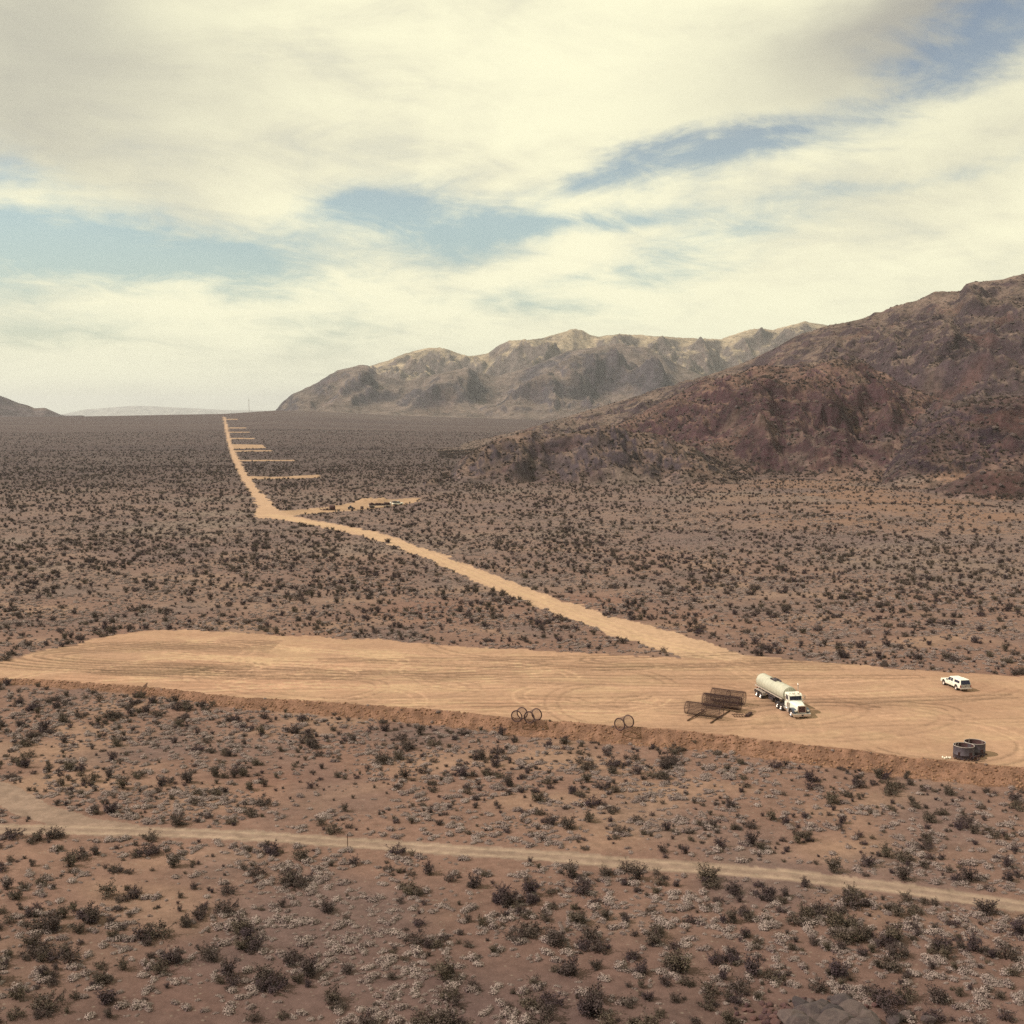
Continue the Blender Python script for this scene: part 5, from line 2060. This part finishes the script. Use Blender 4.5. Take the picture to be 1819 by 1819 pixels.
M_STONE = stone_mat('grey_boulder', (0.036, 0.025, 0.030), (0.090, 0.065, 0.062))
M_PEBBLE = stone_mat('desert_stone', (0.085, 0.056, 0.050), (0.15, 0.10, 0.085))
M_STONE_RED = stone_mat('red_brown_boulder', (0.050, 0.022, 0.026), (0.095, 0.045, 0.040))
st_g = [stone_mesh(100 + i, 'boulder', M_STONE) for i in range(5)]
st_r = [stone_mesh(120 + i, 'boulder', M_STONE_RED, 9) for i in range(4)]

ocx, ocy = hit(1450, 1822)
oc = thing('rock_outcrop', 'cracked grey and red-brown boulder outcrop at the bottom right edge', 'rocks', (ocx, ocy, gz(ocx, ocy)))
ro = random.Random(21)


def put_stone(u, v, size, meshes, zoff=0.0, flat=0.8):
    x_, y_ = hit(u, v)
    o_ = bpy.data.objects.new('boulder', ro.choice(meshes))
    COL.objects.link(o_)
    o_.parent = oc
    o_.location = (x_ - ocx, y_ - ocy, gz(x_, y_) - gz(ocx, ocy) + zoff)
    o_.rotation_euler = (ro.uniform(-0.3, 0.3), ro.uniform(-0.3, 0.3), ro.uniform(0, 6))
    o_.scale = (size * ro.uniform(0.9, 1.25), size * ro.uniform(0.8, 1.1), size * flat * ro.uniform(0.85, 1.1))


for (u, v, s_) in [(1440, 1826, 1.25), (1480, 1830, 1.15), (1408, 1834, 1.1), (1518, 1826, 1.2), (1460, 1812, 0.8), (1500, 1806, 0.95), (1425, 1810, 0.75), (1543, 1836, 0.9), (1480, 1850, 1.6), (1430, 1856, 1.6), (1530, 1858, 1.4), (1590, 1834, 0.7), (1612, 1828, 0.55), (1650, 1834, 0.6)]:
    put_stone(u, v - 17, s_ * 1.08, st_g, 0.25)
for i in range(42):
    u = ro.gauss(1362, 26)
    put_stone(u, 1799 + ro.uniform(-16, 26) + abs(u - 1365) * 0.15, ro.uniform(0.16, 0.42), st_r, 0.05, 1.0)
for i in range(26):
    put_stone(ro.uniform(1395, 1560), 1784 + ro.uniform(-8, 16), ro.uniform(0.14, 0.4), st_r if ro.random() < 0.6 else st_g, 0.05, 1.0)

# clods along the bank, stones strewn over plain and hills
n = 5200
ii_ = rng.random(n)
a_ = (rng.random(n) * 2 - 1) * 0.47
rb2 = np.interp(a_, BA, BR)
r = rb2 - rng.random(n) * (1.6 + 1.2 * np.interp(a_, DA, DD)) + 0.5
x_, y_ = r * np.sin(a_), r * np.cos(a_)
z_ = ground_z(x_, y_)[0]
clod = np.stack([x_, y_, z_, 0.05 + 0.17 * rng.random(n) ** 3, rng.random(n) * 6.28, rng.integers(0, 3, n)], 1)
M_CLOD = stone_mat('dirt_clod', (0.17, 0.085, 0.05), (0.25, 0.14, 0.085))
instance_mass('bank_clods', clod, [stone_mesh(140 + i, 'clod', M_CLOD, 5) for i in range(3)], 1.1)
n = 15000
x_, y_, r, a_ = scatter(n, 66, 420, ALIM)
z_, cls, sl_, bad = blocked(x_, y_, r)
k_ = ~bad
arr = np.stack([x_[k_], y_[k_], z_[k_], 0.05 + 0.16 * rng.random(k_.sum()) ** 3, rng.random(k_.sum()) * 6.28, rng.integers(0, 5, k_.sum())], 1)
n = 60000
x_, y_, r, a_ = scatter(n, 500, 1750, ALIM)
z_, cls, sl_, bad = blocked(x_, y_, r)
k_ = (cls >= 10) & (cls <= 12) & ((sl_ > 0.35) | (rng.random(n) < 0.15))
arr2 = np.stack([x_[k_], y_[k_], z_[k_] - 0.2, 0.3 + 1.7 * rng.random(k_.sum()) ** 5, rng.random(k_.sum()) * 6.28, rng.integers(0, 5, k_.sum())], 1)
instance_mass('scattered_stones', arr, [stone_mesh(180 + i, 'stone', M_PEBBLE) for i in range(5)], 1.15)
instance_mass('hillside_boulders', arr2, [stone_mesh(160 + i, 'hill_boulder', stone_mat('hill_boulder_%d' % i, (0.040, 0.026, 0.029), (0.085, 0.058, 0.052))) for i in range(5)], 1.2)

# ------------------------------------------------------------------ haze: one closed box of thin even air
hb = MB().box(-33000, 33000, -33000, 33000, ZMIN - 1.0, max(ZMAX, 60) + 12)
hm = bpy.data.materials.new('haze_air')
hm.use_nodes = True
hm.node_tree.nodes.clear()
ht = NT(hm.node_tree)
pv_ = ht.new('ShaderNodeVolumePrincipled')
pv_.inputs['Color'].default_value = c4(0.84, 0.87, 0.97)
pv_.inputs['Density'].default_value = 4.2e-5
pv_.inputs['Anisotropy'].default_value = 0.2
oo = ht.new('ShaderNodeOutputMaterial')
ht.l.new(pv_.outputs[0], oo.inputs['Volume'])
ho = hb.build('haze', hm, kind='stuff')
print('TRIS/VERTS', len(GX), 'rings', NR, 'cols', NA, 'dark', len(D_ALL), 'pale', len(B_ALL), 'zmax', ZMAX, 'zmin', ZMIN)
